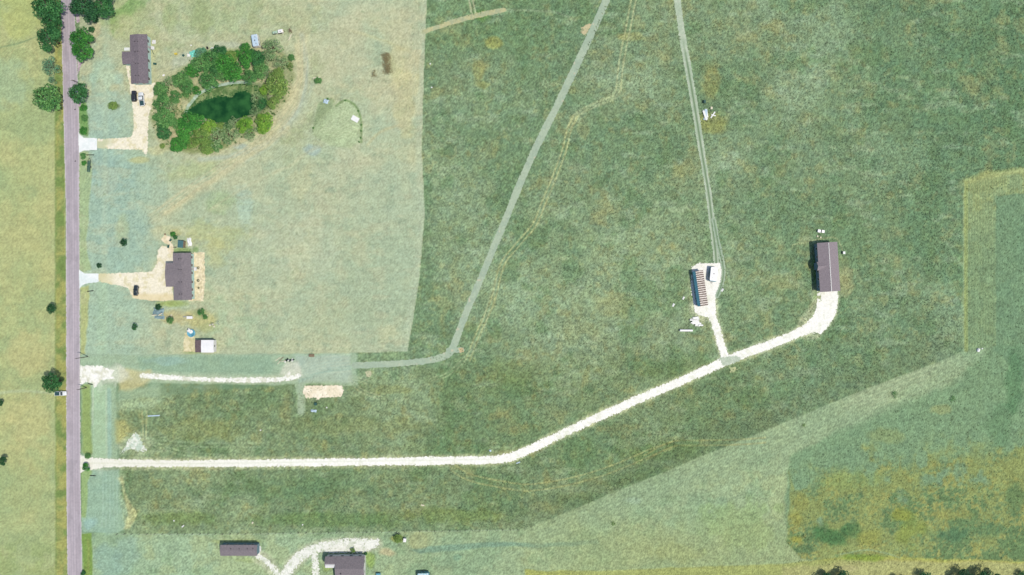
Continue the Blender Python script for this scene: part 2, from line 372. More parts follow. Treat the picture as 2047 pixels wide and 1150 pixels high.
# pale north-south strip south of the white fan
lay(region([(161, 765), (232, 765), (234, 915), (164, 915)], 3, 3), (160, 188, 158), 0.9)
lay(region([(163, 770), (180, 768), (184, 905), (176, 915), (164, 905)], 3, 3), (146, 170, 98), 0.8)
lay(region([(184, 768), (212, 770), (215, 915), (186, 918)], 3, 1), (168, 198, 164), 0.9)
lay(stroke([(218, 780), (219, 920)], 8, 3, 1), (158, 192, 176), 0.8); lay(stroke([(212, 770), (213, 915)], 2, 1, .5), (196, 214, 188), 0.6); lay(stroke([(186, 775), (185, 850)], 2, 1, .5), (204, 216, 196), 0.6)
lay(region([(230, 840), (250, 840), (262, 860), (250, 880), (232, 885)], 5, 4), (180, 184, 128), 0.8)
lay(stroke([(284, 822), (287, 880)], 2, 1, .5), (186, 198, 158), 0.8); lay(stroke([(293, 822), (292, 880)], 2, 1, .5), (186, 198, 158), 0.8)
lay(region([(163, 938), (238, 938), (242, 985), (262, 1035), (245, 1060), (232, 1068), (163, 1064)], 2, 3), (154, 186, 164), 0.9)
lay(region([(162, 945), (182, 935), (184, 945), (176, 965), (172, 1035), (162, 1035)], 2, 3), (150, 178, 106), 0.7)
lay(region([(232, 955), (243, 970), (256, 1030), (245, 1058), (262, 1055), (275, 1030), (252, 985), (244, 955)], 3, 6), (196, 202, 160), 0.7)
lay(blob(178, 1048, 20, 14), (150, 186, 180), .7)
for k_ in range(5): lay(stroke([(205 + k_ * 7, 945), (206 + k_ * 7, 1010), (203 + k_ * 8, 1055)], 1.6, 1, .6), (172, 202, 184), 0.6)
# southern mown strip
sth = region([(163, 1066), (450, 1067), (700, 1064), (1050, 1058), (1300, 955), (1560, 848), (1700, 790), (1880, 722), (1925, 703), (1926, 365), (1960, 352), (2047, 337), (16000, 300), (17000, 17000), (163, 17000)], 1.5, 1.6)
lay(sth, (156, 181, 143))
lay(sth * sstep(900, 400, GX), (160, 191, 158), 0.8)
lay(sth * spots(F2, 0.52, 0.64), (172, 190, 142), 0.5); lay(sth * spots(1 - F2, 0.55, 0.68), (140, 174, 140), 0.5); lay(sth * spots(1 - F3, .58, .7), (134, 166, 128), .4)
lay(sth * blob(250, 1110, 34, 44), (152, 186, 168), 0.6); lay(sth * blob(215, 1120, 30, 70), (148, 184, 168), 0.7)
lay(sth * blob(1265, 1000, 24, 10), (162, 195, 178), 0.8); lay(sth * blob(1350, 1105, 60, 30), (164, 174, 116), .5); lay(sth * blob(1480, 1050, 90, 60, .8), (148, 178, 120), 0.5)
lay(region([(163, 1068), (183, 1066), (186, 1160), (168, 1160)], 1.5, 1.5), (124, 158, 78), 0.9); lay(stroke([(176, 1080), (177, 1150)], 5, 2, 2), (160, 174, 102), .5)
lay(region([(820, 1098), (900, 1088), (1000, 1083), (1100, 1086), (1195, 1080), (1198, 1088), (1100, 1094), (1000, 1092), (900, 1102), (840, 1106)], 2.5, 3), (126, 161, 138), 0.85)
lay(blob(775, 1105, 22, 12), (202, 192, 152), 0.7); lay(blob(840, 1080, 30, 20), (172, 178, 130), 0.4); lay(blob(915, 1115, 10, 7), (128, 168, 140), 0.6)
lay(blob(795, 1077, 15, 8), (150, 160, 84), 0.8); lay(blob(740, 1120, 12, 20), (146, 180, 96), 0.7); lay(blob(690, 1106, 50, 6), (140, 168, 92), .6); lay(blob(655, 1135, 14, 14), (150, 176, 96), .6)
lay(blob(480, 1083, 60, 6), (172, 192, 126), 0.6); lay(blob(500, 1120, 40, 6), (172, 196, 132), 0.5)
# east block beyond the diagonal
lay(region([(1580, 915), (1640, 880), (1760, 815), (1880, 775), (1960, 720), (1990, 690), (2170, 690), (2170, 1130), (1760, 1130), (1575, 1090), (1568, 1000)], 6, 8), (124, 158, 122), 0.9)
band = stroke([(1080, 1060), (1330, 962), (1600, 862), (1760, 795), (1900, 735)], 62, 10, 6); lay(band * sth, (156, 182, 144), 0.6)
lay(sth * blob(1780, 770, 120, 34, .5, -22), (166, 186, 150), 0.7)
inner = region([(1985, 400), (1990, 390), (2170, 365), (2170, 900), (1990, 700)], 4, 4); lay(inner, (112, 148, 116), 0.7)
strip = region([(1927, 366), (1960, 353), (2170, 325), (2170, 375), (1992, 392), (1988, 470), (1992, 690), (1927, 703)], 2.5, 4); lay(strip, (148, 170, 124), 0.8)
lay(strip * spots(F3, .45, .6), (162, 174, 116), 0.5); lay(strip * sstep(430, 520, GY), (124, 156, 122), 0.6); lay(stroke([(1931, 365), (1931, 700)], 7, 2, 1), (166, 182, 114), 0.7)
lay(stroke([(1930, 362), (1980, 348), (2100, 335)], 12, 4, 3), (164, 176, 116), 0.6)
rows = 0.5 + 0.5 * np.sin(GX * 2 * math.pi / 5.5); lay(region([(1930, 370), (2047, 345), (2047, 690), (1930, 700)], 3, 1) * rows, (98, 134, 98), 0.3)
se = region([(1576, 900), (1600, 880), (2170, 820), (2170, 1130), (1600, 1118), (1572, 1085), (1580, 1000)], 3, 5) * np.clip(sstep(-45, 45, sdf_poly(GX, GY, [(1500, 985), (1640, 950), (1760, 940), (1900, 925), (2300, 850), (2300, 1400), (1500, 1400)]) + (F2 - .5) * 160 + (F3 - .5) * 60), 0, 1)
se = se * sstep(.36, .5, fbm(GX, GY, 40, 1234, 4) + .25 * sstep(940, 1050, GY)); F5 = .5 * fbm(GX, GY, 10, 4242, 3) + .5 * vn(GX, GY, 3.5, 4243); lay(se, (134, 154, 102), .7); lay(se * spots(F2 * .6 + F5 * .4, .46, .56), (148, 160, 94), 0.55); lay(se * spots(1 - F2 * .6 - F5 * .4, .48, .58), (92, 128, 86), 0.6); lay(se * spots(F3 * .5 + F5 * .5, .54, .62), (164, 166, 98), 0.5)
for x, y, rx, ry, c, a in ((1590, 1078, 18, 11, (164, 168, 84), .8), (1590, 1035, 22, 16, (158, 162, 86), .6), (1602, 1000, 18, 26, (154, 160, 90), .5), (1660, 1070, 50, 26, (70, 116, 74), .8), (1700, 1060, 30, 20, (74, 118, 76), .6),
        (1820, 1060, 34, 40, (140, 160, 80), .6), (1900, 1030, 60, 14, (164, 166, 94), .5), (1900, 1070, 50, 20, (84, 124, 92), .7), (1800, 1030, 26, 20, (160, 166, 72), .6), (1980, 1060, 40, 22, (90, 128, 92), .6),
        (1740, 1075, 30, 22, (152, 160, 84), .6), (1610, 1098, 36, 10, (92, 126, 88), .7), (2000, 850, 40, 60, (98, 136, 100), .5), (2030, 760, 26, 80, (92, 134, 96), .6), (1770, 870, 40, 20, (148, 166, 110), .5),
        (1880, 820, 30, 12, (160, 168, 112), .5), (2010, 940, 60, 30, (152, 166, 104), .4), (1700, 960, 80, 26, (140, 166, 104), .5), (2030, 1000, 20, 50, (90, 126, 88), .6)):
    lay(blob(x, y, rx, ry), c, a)
lay(region([(1050, 1140), (1200, 1142), (1330, 1135), (1560, 1128), (1640, 1118), (1760, 1112), (1900, 1118), (2170, 1126), (2170, 1300), (1050, 1300)], 2, 3), (168, 178, 98), 0.95)
lay(region([(1560, 1135), (1760, 1120), (2170, 1128), (2170, 1300), (1560, 1300)], 5, 6), (192, 186, 128), 0.75)
lay(blob(1720, 1115, 60, 10), (130, 160, 70), .7); lay(blob(1700, 1136, 34, 8), (204, 196, 146), .8)
lay(stroke([(1680, 1108), (1730, 1100), (1760, 1103), (1800, 1116)], 2.5, 1.2, 1.5), (150, 182, 150), .6)
for pts_, w_ in (([(162, 927), (400, 927), (700, 924), (900, 921), (1000, 918), (1050, 902), (1150, 855), (1250, 810), (1350, 767), (1440, 727), (1500, 703), (1570, 677), (1622, 652)], 23), ([(284, 751), (340, 755), (500, 760), (590, 754)], 14), ([(1418, 612), (1432, 655), (1442, 690), (1452, 722)], 21), ([(560, 1170), (590, 1122), (625, 1098), (665, 1090), (750, 1088)], 28), ([(516, 1112), (535, 1125), (558, 1155)], 26), ([(1650, 590), (1648, 622), (1622, 652)], 56), ([(1406, 556), (1408, 615)], 58)):
    lay(stroke(pts_, w_, 5, 3) * (.35 + .9 * F4), (198, 206, 180), .75)
lay(blob(236, 750, 26, 20, .6), (214, 220, 204), .7); lay(blob(205, 752, 46, 26, .6), (206, 216, 198), .6); lay(blob(270, 888, 36, 28, .6), (186, 204, 180), .6); lay(stroke([(300, 905), (330, 900)], 8, 4, 3), (170, 194, 170), .5)
for y_ in (936, 742, 770): lay(stroke([(196, y_ - 8), (200, y_ + 8)], 12, 5, 3), (196, 214, 192), .4)
# wheel tracks worn through the grass
def twin(pts, gap, w, c, a, wob=.6):
    p = smooth_line(pts)
    for o in (-gap / 2, gap / 2): lay(stroke(offset_line(p, o), w + .7, w * .7, wob, False) * (0.5 + 0.9 * F3), tuple(min(255, q * 1.04) for q in c), min(1, a * 1.15))
twin([(1270, -20), (1255, 60), (1243, 120), (1236, 180)], 9, 2.2, (178, 188, 148), .75)
twin([(1238, 165), (1230, 192), (1190, 210), (1155, 228), (1138, 255)], 7, 3, (166, 182, 146), .7); lay(stroke([(1238, 165), (1228, 192), (1190, 210), (1155, 228), (1138, 255)], 10, 4, 3), (158, 176, 138), .45)
twin([(1150, 232), (1136, 265), (1128, 300), (1110, 350), (1085, 410), (1068, 450), (1030, 495), (1004, 530), (985, 600), (955, 670), (935, 720)], 8, 2.2, (176, 184, 138), .65)
twin([(990, 560), (975, 620), (962, 665), (940, 705), (900, 745), (860, 760)], 6, 1.8, (160, 180, 150), .5)
twin([(905, 935), (940, 955), (1000, 968), (1060, 975), (1150, 960), (1230, 935), (1300, 905), (1340, 892)], 13, 1.7, (170, 180, 132), .65)
twin([(1290, 915), (1345, 888), (1400, 886), (1480, 884), (1530, 880)], 10, 1.7, (172, 172, 118), .6)
lay(stroke([(1320, 885), (1420, 900), (1360, 880)], 5, 2, 2), (98, 130, 78), .4)
twin([(250, 870), (330, 885), (420, 890), (520, 890)], 8, 1.6, (150, 178, 150), .6); twin([(290, 880), (360, 905), (440, 912)], 7, 1.5, (160, 186, 158), .5)
twin([(735, 765), (700, 755), (720, 780), (760, 795)], 6, 1.7, (176, 190, 162), .5)
twin([(940, -10), (945, 20), (950, 32)], 7, 2.2, (176, 186, 160), .8)
lay(stroke([(1010, 20), (1080, 22), (1120, 27), (1150, 42)], 4, 2, 1.5), (158, 180, 154), .5)
twin([(1560, 690), (1620, 660), (1690, 655)], 5, 1.3, (136, 162, 136), .5)
for x, y, r in ((1700, 620, 12), (1718, 640, 12), (1690, 660, 10), (1712, 600, 9)):
    lay(stroke([(x - r, y + r * .3), (x - r * .3, y - r * .5), (x + r, y - r * .2)], 1.8, 1, 1), (160, 178, 130), .5)
lay(stroke([(1500, 560), (1560, 555), (1600, 530), (1625, 500)], 3, 1.5, 2), (156, 176, 140), .4); lay(stroke([(1585, 490), (1630, 480), (1670, 476), (1684, 500)], 2.5, 1.2, 1), (178, 190, 150), .6)
lay(stroke([(1460, 605), (1540, 560), (1580, 545)], 3, 1.5, 2), (156, 172, 136), .35)
# green rims beside the buildings
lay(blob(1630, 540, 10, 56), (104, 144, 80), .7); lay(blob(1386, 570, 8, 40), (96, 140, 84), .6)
yard = mown * sstep(760, 560, GX + W1 * 60) * sstep(340, 260, GY + W2 * 60) * sstep(230, 330, GX)
lay(yard, (180, 192, 150), .4); lay(yard * spots(fbm(GX, GY, 18, 1717, 4), .5, .65), (194, 197, 154), .4); lay(yard * spots(fbm(GX, GY, 30, 1818, 4), .56, .68), (158, 176, 130), .55)
east = mown * sstep(560, 700, GX + W1 * 80) * sstep(420, 300, GY + W2 * 90); lay(east * spots(fbm(GX, GY, 50, 2020, 5), .42, .62), (199, 200, 163), .4); lay(mown * spots(fbm(GX, GY, 40, 2121, 5, 18), .55, .7), (194, 198, 161), .3)
lay(mown * blob(405, 40, 26, 60, .5), (152, 172, 120), .55); lay(mown * blob(340, 40, 20, 40, .5), (160, 180, 126), .5); lay(mown * blob(460, 90, 60, 10, .5), (190, 204, 178), .7); lay(mown * blob(365, 120, 40, 16, .5, -25), (186, 200, 176), .7)
lay(mown * stroke([(603, 70), (612, 130), (606, 190), (580, 240), (535, 285), (470, 310), (400, 320)], 9, 4, 3), (180, 200, 184), .6); lay(mown * blob(620, 300, 24, 14, .5), (168, 194, 186), .7); lay(mown * blob(480, 292, 24, 9, .5), (168, 192, 184), .6)
lay(mown * spots(fbm(GX, GY, 3.6, 2323, 2), .74, .86) * spots(F2, .4, .55), (140, 162, 126), .6)
# worn arcs around the grove
for pts, w, a in (([(606, 60), (600, 150), (590, 200), (560, 255), (500, 300), (420, 365), (310, 440)], 18, .45), ([(592, 90), (597, 140), (585, 185), (545, 250), (470, 290)], 7, .7),
        ([(575, 255), (520, 300), (440, 350), (360, 405), (330, 425)], 8, .65), ([(560, 240), (600, 170), (604, 120)], 4, .5), ([(430, 360), (370, 380), (300, 430)], 5, .4)):
    lay(stroke(pts, w, w * .5, 4) * (.5 + .8 * F4), (203, 203, 160), min(1, a * 1.1))
for o_ in (-7, 0, 7): lay(stroke(offset_line(smooth_line([(604, 80), (603, 150), (585, 215), (540, 268), (470, 318), (400, 365), (320, 425)]), o_), 2.4, 1.4, 1.5, False) * (.5 + .8 * F4), (208, 206, 166), .6)
lay(stroke([(640, 290), (560, 340), (480, 380), (420, 420)], 5, 3, 4) * (.4 + F4), (200, 205, 166), .5)
lay(region([(636, 208), (655, 195), (665, 203), (668, 225), (640, 260), (625, 262)], 2, 3), (150, 172, 130), 0.75)
lay(region([(668, 215), (690, 200), (712, 212), (722, 235), (722, 280), (700, 298), (660, 292), (625, 268), (640, 240)], 4, 3), (178, 200, 156), 0.75)
for k_ in range(6): lay(stroke([(640 + k_ * 9, 262 + k_ * 3), (665 + k_ * 8, 245 + k_ * 3), (690 + k_ * 6, 222 + k_ * 8)], 2.4, 1.4, 1), (196, 212, 170), 0.6)
lay(stroke([(672, 213), (690, 201), (712, 214), (722, 240), (722, 285)], 4, 2, 2) * (.3 + F4), (120, 150, 96), 0.8)
for k_ in range(6): lay(stroke([(760 + k_ * 8, 190), (798 + k_ * 6, 158), (826 + k_ * 3, 100)], 2, 1, 1), (206, 204, 166), 0.4)
band2 = sth * sstep(900, 1100, GX); dl = (GX * .39 + GY) * 2 * math.pi / 9.0; lay(band2 * (0.5 + 0.5 * np.sin(dl + F2 * 4)) * band, (134, 158, 128), .35)
lay(sth * sstep(1000, 1200, GX) * sstep(1000, 1090, GY + W1 * 60) * (1 - se), (158, 174, 122), .5)
dk = np.clip(1 - mown - sth - meadow, 0, 1) * stroke([(1050, 1050), (1300, 948), (1560, 838), (1900, 700)], 70, 30, 10); lay(dk, (106, 130, 102), .45)
# fine mottling, different in rough and mown grass
smooth_w = np.maximum(region([(150, 700), (240, 700), (238, 985), (250, 1066), (235, 1300), (150, 1300)], 3, 3), region([(160, 706), (716, 704), (716, 772), (612, 768), (610, 826), (596, 826), (590, 768), (560, 770), (240, 800), (160, 800)], 3, 3))
low = region([(236, 766), (600, 768), (900, 735), (1500, 700), (1560, 845), (1050, 1058), (240, 1066)], 25, 10)
C = C * (1 - low[..., None] * np.array([.02, .03, .07]))
C = C * (1 + (fbm(GX, GY, 90, 640, 4, 7) - .5)[..., None] * .07)
rough = np.clip(1 - mown - sth - meadow - .8 * smooth_w, 0, 1)
rnd = _h(np.rint(GX / 2), np.rint(GY / 2), 9)
grain = (rnd - .5) * 2 * 0.15 + (F4 - .5) * 0.14 + (vn(GX, GY, 4.2, 88) - .5) * 0.12
grain = grain * (0.62 + 0.62 * rough + 0.35 * sth - .3 * smooth_w)
C = C * (1 + grain[..., None]); tint = (fbm(GX, GY, 14, 919, 3) - .5)[..., None] * np.array([6, 1, -6]); g_ = C.mean(-1, keepdims=True); C = C * (1 - .09 * rough[..., None]) + g_ * .09 * rough[..., None]; C = C * (1 - rough[..., None] * np.array([-.03, -.015, .05]) - mown[..., None] * np.array([.02, .03, .025]) - sth[..., None] * np.array([.02, .035, .05])); C = np.clip(C + tint * (0.5 + rough[..., None]), 8, 250)

# terrain height: level land, a dug pond basin, a low grassy mound
POND = [(370, 228), (376, 212), (394, 190), (416, 177), (436, 171), (465, 166), (490, 165), (514, 169), (529, 180), (534, 196), (531, 210), (520, 222), (500, 229), (476, 236), (456, 245), (430, 245), (407, 236), (385, 234)]
Z = np.zeros(GX.shape)
near = (np.abs(GX - 450) < 140) & (np.abs(GY - 205) < 100)
dp = np.full(GX.shape, -99.0); dp[near] = sdf_poly(GX[near], GY[near], POND)
Z = np.where(dp > -8, -1.7 * sstep(-8, 10, dp), Z)
lay(sstep(-6, -1, dp) * (1 - sstep(0, 3, dp)), (150, 168, 128), .6)
lay(sstep(-1, 3, dp), (70, 96, 62), 1)
md = blob(675, 245, 60, 55, .2); Z = Z + 0.45 * md * (dp < -9)
Vg = np.stack([(GX - CX) * S, (CY - GY) * S, Z], -1).reshape(-1, 3)
ny, nx = GX.shape; I = np.arange(ny * nx).reshape(ny, nx)
Fg = np.stack([I[1:, :-1], I[1:, 1:], I[:-1, 1:], I[:-1, :-1]], -1).reshape(-1, 4)
ground = np_mesh('ground', Vg, Fg, M['ground'], alb(C).reshape(-1, 3)); ground['kind'] = 'structure'

# ---------------------------------------------------------------- roads, drives and tracks: sheets with their own crumbling edges
def sheet(name, sd_fn, bbox, material, colour_fn, z=0.02, rag=2.0, holes=0.0, cell=1.0, seed=1, zfn=None):
    x0, y0, x1, y1 = bbox; xs = np.arange(x0, x1 + cell, cell); ys = np.arange(y0, y1 + cell, cell)
    X, Y = np.meshgrid(xs, ys); Xc, Yc = X[:-1, :-1] + cell / 2, Y[:-1, :-1] + cell / 2
    d = sd_fn(Xc, Yc) + (fbm(Xc, Yc, 2.4, seed, 3) - .5) * 2 * rag + (fbm(Xc, Yc, 30, seed + 5, 2) - .5) * rag * .8
    keep = d > 0
    if holes: keep &= ~(fbm(Xc, Yc, 2, seed + 9, 2) > 1 - holes - .14 * (d < 3))
    w = X.shape[1]; jj, ii = np.nonzero(keep)
    q = np.stack([(jj + 1) * w + ii, (jj + 1) * w + ii + 1, jj * w + ii + 1, jj * w + ii], -1)
    used, inv = np.unique(q, return_inverse=True); q = inv.reshape(q.shape)
    x = X.ravel()[used]; y = Y.ravel()[used]
    zz = np.full(x.shape, z) if zfn is None else z + zfn(x, y)
    V = np.stack([(x - CX) * S, (CY - y) * S, zz], -1)
    o = np_mesh(name, V, q, material, alb(colour_fn(x, y))); o['kind'] = 'structure'; return o
def mixc(a, b, t): return np.asarray(a, float) * (1 - t[..., None]) + np.asarray(b, float) * t[..., None]
def two(a, b, sc=14, seed=3, lo=.4, hi=.62, gr=.05):
    def f(x, y):
        c = mixc(a, b, sstep(lo, hi, fbm(x, y, sc, seed, 4))); return c * (1 + (vn(x, y, 2.2, seed + 2) - .5) * 2 * gr)[..., None]
    return f
def poly_fn(pts): return lambda X, Y: sdf_poly(X, Y, pts)
def line_fn(pts, w, sm=True):
    p = smooth_line(pts) if sm else pts
    if not callable(w): return lambda X, Y: w / 2 - dist_line(X, Y, p)
    return lambda X, Y: w(X, Y) / 2 - dist_line(X, Y, p)
def union(*f): return lambda X, Y: np.maximum.reduce([g(X, Y) for g in f])

RL = [(-3000, 60), (-60, 120.5), (0, 122), (240, 127.3), (420, 132), (700, 132.4), (970, 133), (1150, 135), (1300, 137), (3000, 150)]
RR = [(-3000, 89), (-60, 145), (0, 149), (60, 151), (150, 155), (240, 158.6), (420, 158.6), (700, 159.8), (970, 161), (1150, 164.5), (1300, 166), (3000, 180)]
def road_sd(X, Y):
    l = np.interp(Y, [a for a, b in RL], [b for a, b in RL]); r = np.interp(Y, [a for a, b in RR], [b for a, b in RR]); return np.minimum(X - l, r - X)
def road_col(x, y):
    l = np.interp(y, [a for a, b in RL], [b for a, b in RL]); r = np.interp(y, [a for a, b in RR], [b for a, b in RR]); t = (x - l) / (r - l)
    c = mixc((180, 173, 181), (190, 181, 189), sstep(.35, .65, fbm(x, y * .12, 6, 5, 4))); c = c * (1 - .06 * sstep(.5, .6, fbm(x * .5, y * .2, 9, 15, 3)))[..., None]
    for u in (.27, .44, .62, .8): c = mixc_arr(c, (164, 160, 168), np.exp(-((t - u) / .045) ** 2) * .5)
    c = mixc_arr(c, (206, 202, 204), sstep(.1, 0, np.minimum(t, 1 - t)) * .9)
    c = mixc_arr(c, (210, 200, 208), np.exp(-((t - .53) / .04) ** 2) * .3)
    return c * (1 + (vn(x, y, 2, 4) - .5) * .07)[..., None]
def mixc_arr(c, b, t): return c * (1 - t[..., None]) + np.array(b, float) * t[..., None]
sheet('road', road_sd, (85, -900, 195, 2100), M['asphalt'], road_col, z=0.03, rag=0.9, seed=21)
# pinkish shoulder spill beside the trees
sheet('road_shoulder', union(poly_fn([(150, 22), (158, 30), (160, 44), (153, 46)]), poly_fn([(155, 120), (165, 126), (160, 135), (155, 150)]), poly_fn([(158, 196), (163, 200), (161, 212), (158, 215)])),
      (148, 18, 170, 216), M['dirt'], two((170, 150, 165), (200, 188, 190), 6), z=0.012, rag=1.5, seed=5)
sheet('concrete_apron', poly_fn([(157, 263), (160, 270), (168, 276), (194, 276.5), (194, 299.5), (168, 301), (158, 306)]), (155, 260, 196, 308), M['gravel'], two((243, 248, 248), (233, 242, 242), 12, gr=.02), z=0.05, rag=0.25, seed=31)
sheet('concrete_apron', poly_fn([(158, 538), (163, 543), (170, 547), (197, 547.5), (197.5, 564), (172, 567), (164, 571), (159, 578)]), (157, 536, 199, 580), M['gravel'], two((240, 247, 247), (228, 240, 240), 12, gr=.02), z=0.05, rag=0.25, seed=33)

cream = two((241, 236, 214), (226, 220, 186), 10, 3, .5, .7, .05)
sheet('gravel_driveway', union(poly_fn([(194, 278), (262, 275), (268, 262), (266, 215), (259, 170), (256, 160), (252, 132), (258, 128), (262, 162), (302, 166), (310, 166), (304, 210), (297, 232), (295, 300), (292, 312), (284, 299), (194, 297)])),
      (190, 125, 316, 316), M['gravel'], lambda x, y: mixc_arr(cream(x, y), (196, 204, 168), sstep(235, 205, x) * sstep(.35, .6, fbm(x, y, 8, 4)) * .9), z=0.015, rag=2.4, holes=.06, cell=.5, seed=41)
sheet('gravel_driveway', union(poly_fn([(197, 548), (303, 543), (314, 526), (316, 500), (326, 490), (346, 500), (349, 524), (340, 540), (345, 575), (347, 601), (300, 601), (266, 597), (256, 576), (197, 563)])),
      (190, 480, 356, 610), M['gravel'], lambda x, y: mixc_arr(mixc_arr(cream(x, y), (212, 208, 164), sstep(240, 205, x) * .7), (222, 204, 150), sstep(583, 592, y) * .5), z=0.015, rag=2.4, holes=.06, cell=.5, seed=43)
for o in (): pass
sheet('sandy_yard', poly_fn([(378, 506), (408, 505), (410, 560), (407, 602), (378, 603)]), (370, 498, 418, 610), M['dirt'], two((236, 226, 194), (220, 210, 172), 5, 3, .4, .7, .1), z=0.012, rag=2.5, holes=.08, seed=51)
sheet('sandy_yard', union(poly_fn([(322, 478), (330, 470), (340, 474), (343, 484), (336, 490), (328, 486)]), poly_fn([(334, 490), (346, 488), (348, 506), (338, 506)])), (312, 462, 354, 512), M['dirt'], two((242, 232, 204), (228, 216, 180), 5), z=0.025, rag=2.5, seed=53)
sheet('sandy_yard', poly_fn([(369, 665), (382, 662), (392, 680), (392, 703), (367, 703)]), (360, 655, 396, 708), M['dirt'], two((232, 224, 186), (206, 200, 156), 4), z=0.012, rag=2.5, holes=.1, seed=55)
sheet('sand_pad', poly_fn([(609, 771), (684, 770), (688, 782), (684, 793), (640, 795), (636, 800), (632, 795), (612, 796), (606, 785)]), (598, 762, 696, 806), M['gravel'], two((248, 240, 218), (238, 228, 202), 10), z=0.10, rag=2.2, seed=57)
# white limestone drives
white = two((250, 251, 244), (236, 239, 224), 9, 8, .55, .78, .04)
MAIN = [(160, 926), (230, 926), (400, 927), (700, 924), (900, 921), (1000, 918), (1050, 902), (1150, 855), (1250, 810), (1350, 767), (1440, 727), (1500, 703), (1570, 677), (1622, 652), (1648, 622), (1652, 584)]
def mw(X, Y): return np.interp(X, [160, 180, 240, 330, 900, 1600, 1625, 1640, 1660], [30, 20, 16, 13, 16, 17, 26, 46, 46]) - 26 * (fbm(X, Y, 6, 606, 3) > .5) * (Y < 604) * (X < 1648)
sheet('gravel_drive', union(line_fn(MAIN, mw), poly_fn([(160, 908), (172, 916), (200, 916), (200, 937), (172, 940), (160, 946)])), (156, 570, 1690, 950), M['gravel'],
      lambda x, y: mixc_arr(mixc_arr(white(x, y), (212, 220, 196), np.exp(-((y - (np.interp(x, [160, 400, 1000], [926, 927, 918]))) / 1.6) ** 2) * (x < 990) * .35), (206, 206, 178), sstep(700, 180, x) * .25), z=0.02, rag=3.0, holes=.07, cell=.5, seed=61)
sheet('gravel_drive', union(line_fn([(284, 751), (340, 755), (420, 759), (500, 760), (560, 759), (596, 752)], 9), poly_fn([(158, 731), (202, 732), (228, 741), (224, 750), (228, 757), (202, 761), (189, 776), (184, 767), (172, 764), (158, 772)]), line_fn([(572, 755), (578, 746)], 9)),
      (156, 715, 606, 785), M['gravel'], two((246, 248, 240), (222, 224, 206), 8, 5, .5, .7), z=0.018, rag=2.8, holes=.16, cell=.5, seed=63)
sheet('gravel_drive', union(poly_fn([(1383, 532), (1400, 526), (1442, 526), (1443, 545), (1438, 572), (1430, 600), (1432, 626), (1418, 636), (1390, 626), (1380, 570)]), line_fn([(1418, 612), (1432, 655), (1442, 690), (1452, 722)], 15)),
      (1376, 520, 1466, 735), M['gravel'], white, z=0.018, rag=2.6, holes=.08, cell=.5, seed=65)
sheet('gravel_drive', union(line_fn([(556, 1170), (590, 1122), (625, 1098), (665, 1092)], 20), poly_fn([(640, 1084), (700, 1076), (757, 1079), (758, 1090), (740, 1102), (733, 1106), (660, 1106), (640, 1100)]), line_fn([(628, 1105), (634, 1170)], 13), line_fn([(516, 1112), (535, 1125), (556, 1150), (560, 1180)], 12)),
      (505, 1070, 766, 1180), M['gravel'], two((238, 241, 232), (214, 222, 204), 7, 5, .5, .7), z=0.018, rag=4.0, holes=.24, cell=.5, seed=67)
sheet('gravel_patch', poly_fn([(268, 864), (275, 866), (286, 888), (297, 903), (280, 903), (262, 898), (240, 908), (252, 888), (262, 874)]), (230, 855, 305, 912), M['gravel'], two((232, 238, 226), (196, 214, 196), 4, 5), z=0.03, rag=4.2, holes=.24, cell=.5, seed=69)
sheet('gravel_patch', poly_fn([(513, 1090), (521, 1093), (523, 1100), (519, 1107), (513, 1108)]), (508, 1086, 528, 1112), M['gravel'], two((238, 240, 238), (220, 226, 222), 4, 5), z=0.02, rag=1.5, seed=71)
# dirt tracks
grey = two((166, 186, 164), (174, 192, 168), 16, 9, .4, .6, .04)
sheet('dirt_track', union(line_fn([(1222, -40), (1212, 0), (1160, 115), (1112, 215), (1060, 320), (1010, 440), (960, 560), (930, 630), (905, 695), (890, 712), (850, 722), (780, 728), (708, 731)], lambda X, Y: np.interp(Y, [0, 300, 650, 700, 730], [15, 14, 13, 15, 12])), line_fn([(897, 700), (922, 700)], 11)),
      (700, -60, 1250, 745), M['dirt'], lambda x, y: mixc_arr(grey(x, y), (220, 204, 178), sstep(.76, .84, fbm(x, y, 7, 77, 2)) * .5), z=0.010, rag=1.6, seed=73)
sheet('dirt_track', line_fn([(1350, -40), (1354, 0), (1362, 60), (1378, 150), (1393, 240), (1404, 310), (1417, 390), (1424, 450), (1430, 500), (1432, 530)], lambda X, Y: np.interp(Y, [0, 540], [14, 11])),
      (1335, -60, 1445, 540), M['dirt'], lambda x, y: mixc_arr(two((176, 194, 170), (188, 202, 180), 12, 9)(x, y), (112, 138, 104), np.exp(-(dist_line(x, y, smooth_line([(1350, -40), (1354, 0), (1362, 60), (1378, 150), (1393, 240), (1404, 310), (1417, 390), (1424, 450), (1430, 500), (1432, 530)])) / 2.0) ** 2) * .95 * sstep(60, 140, y)), z=0.008, rag=1.7, seed=75)
sheet('dirt_track', line_fn([(1427, 440), (1436, 490), (1445, 530), (1445, 558), (1434, 592)], 9), (1418, 430, 1460, 604), M['dirt'],
      lambda x, y: mixc_arr(grey(x, y), (112, 140, 106), np.exp(-(dist_line(x, y, smooth_line([(1427, 440), (1436, 490), (1445, 530), (1445, 558), (1434, 592)])) / 1.5) ** 2) * .9), z=0.026, rag=1.6, seed=76)
sheet('dirt_track', union(line_fn([(846, 64), (900, 46), (950, 32), (1008, 20)], 10)), (842, 8, 1020, 76), M['dirt'], two((190, 190, 146), (176, 184, 148), 7, 5), z=0.008, rag=2.0, seed=77)
sheet('dirt_patch', union(poly_fn([(1162, 56), (1175, 48), (1183, 48), (1170, 70), (1162, 66)])), (1155, 40, 1190, 76), M['dirt'], two((186, 184, 146), (200, 190, 152), 5), z=0.006, rag=3, seed=78)
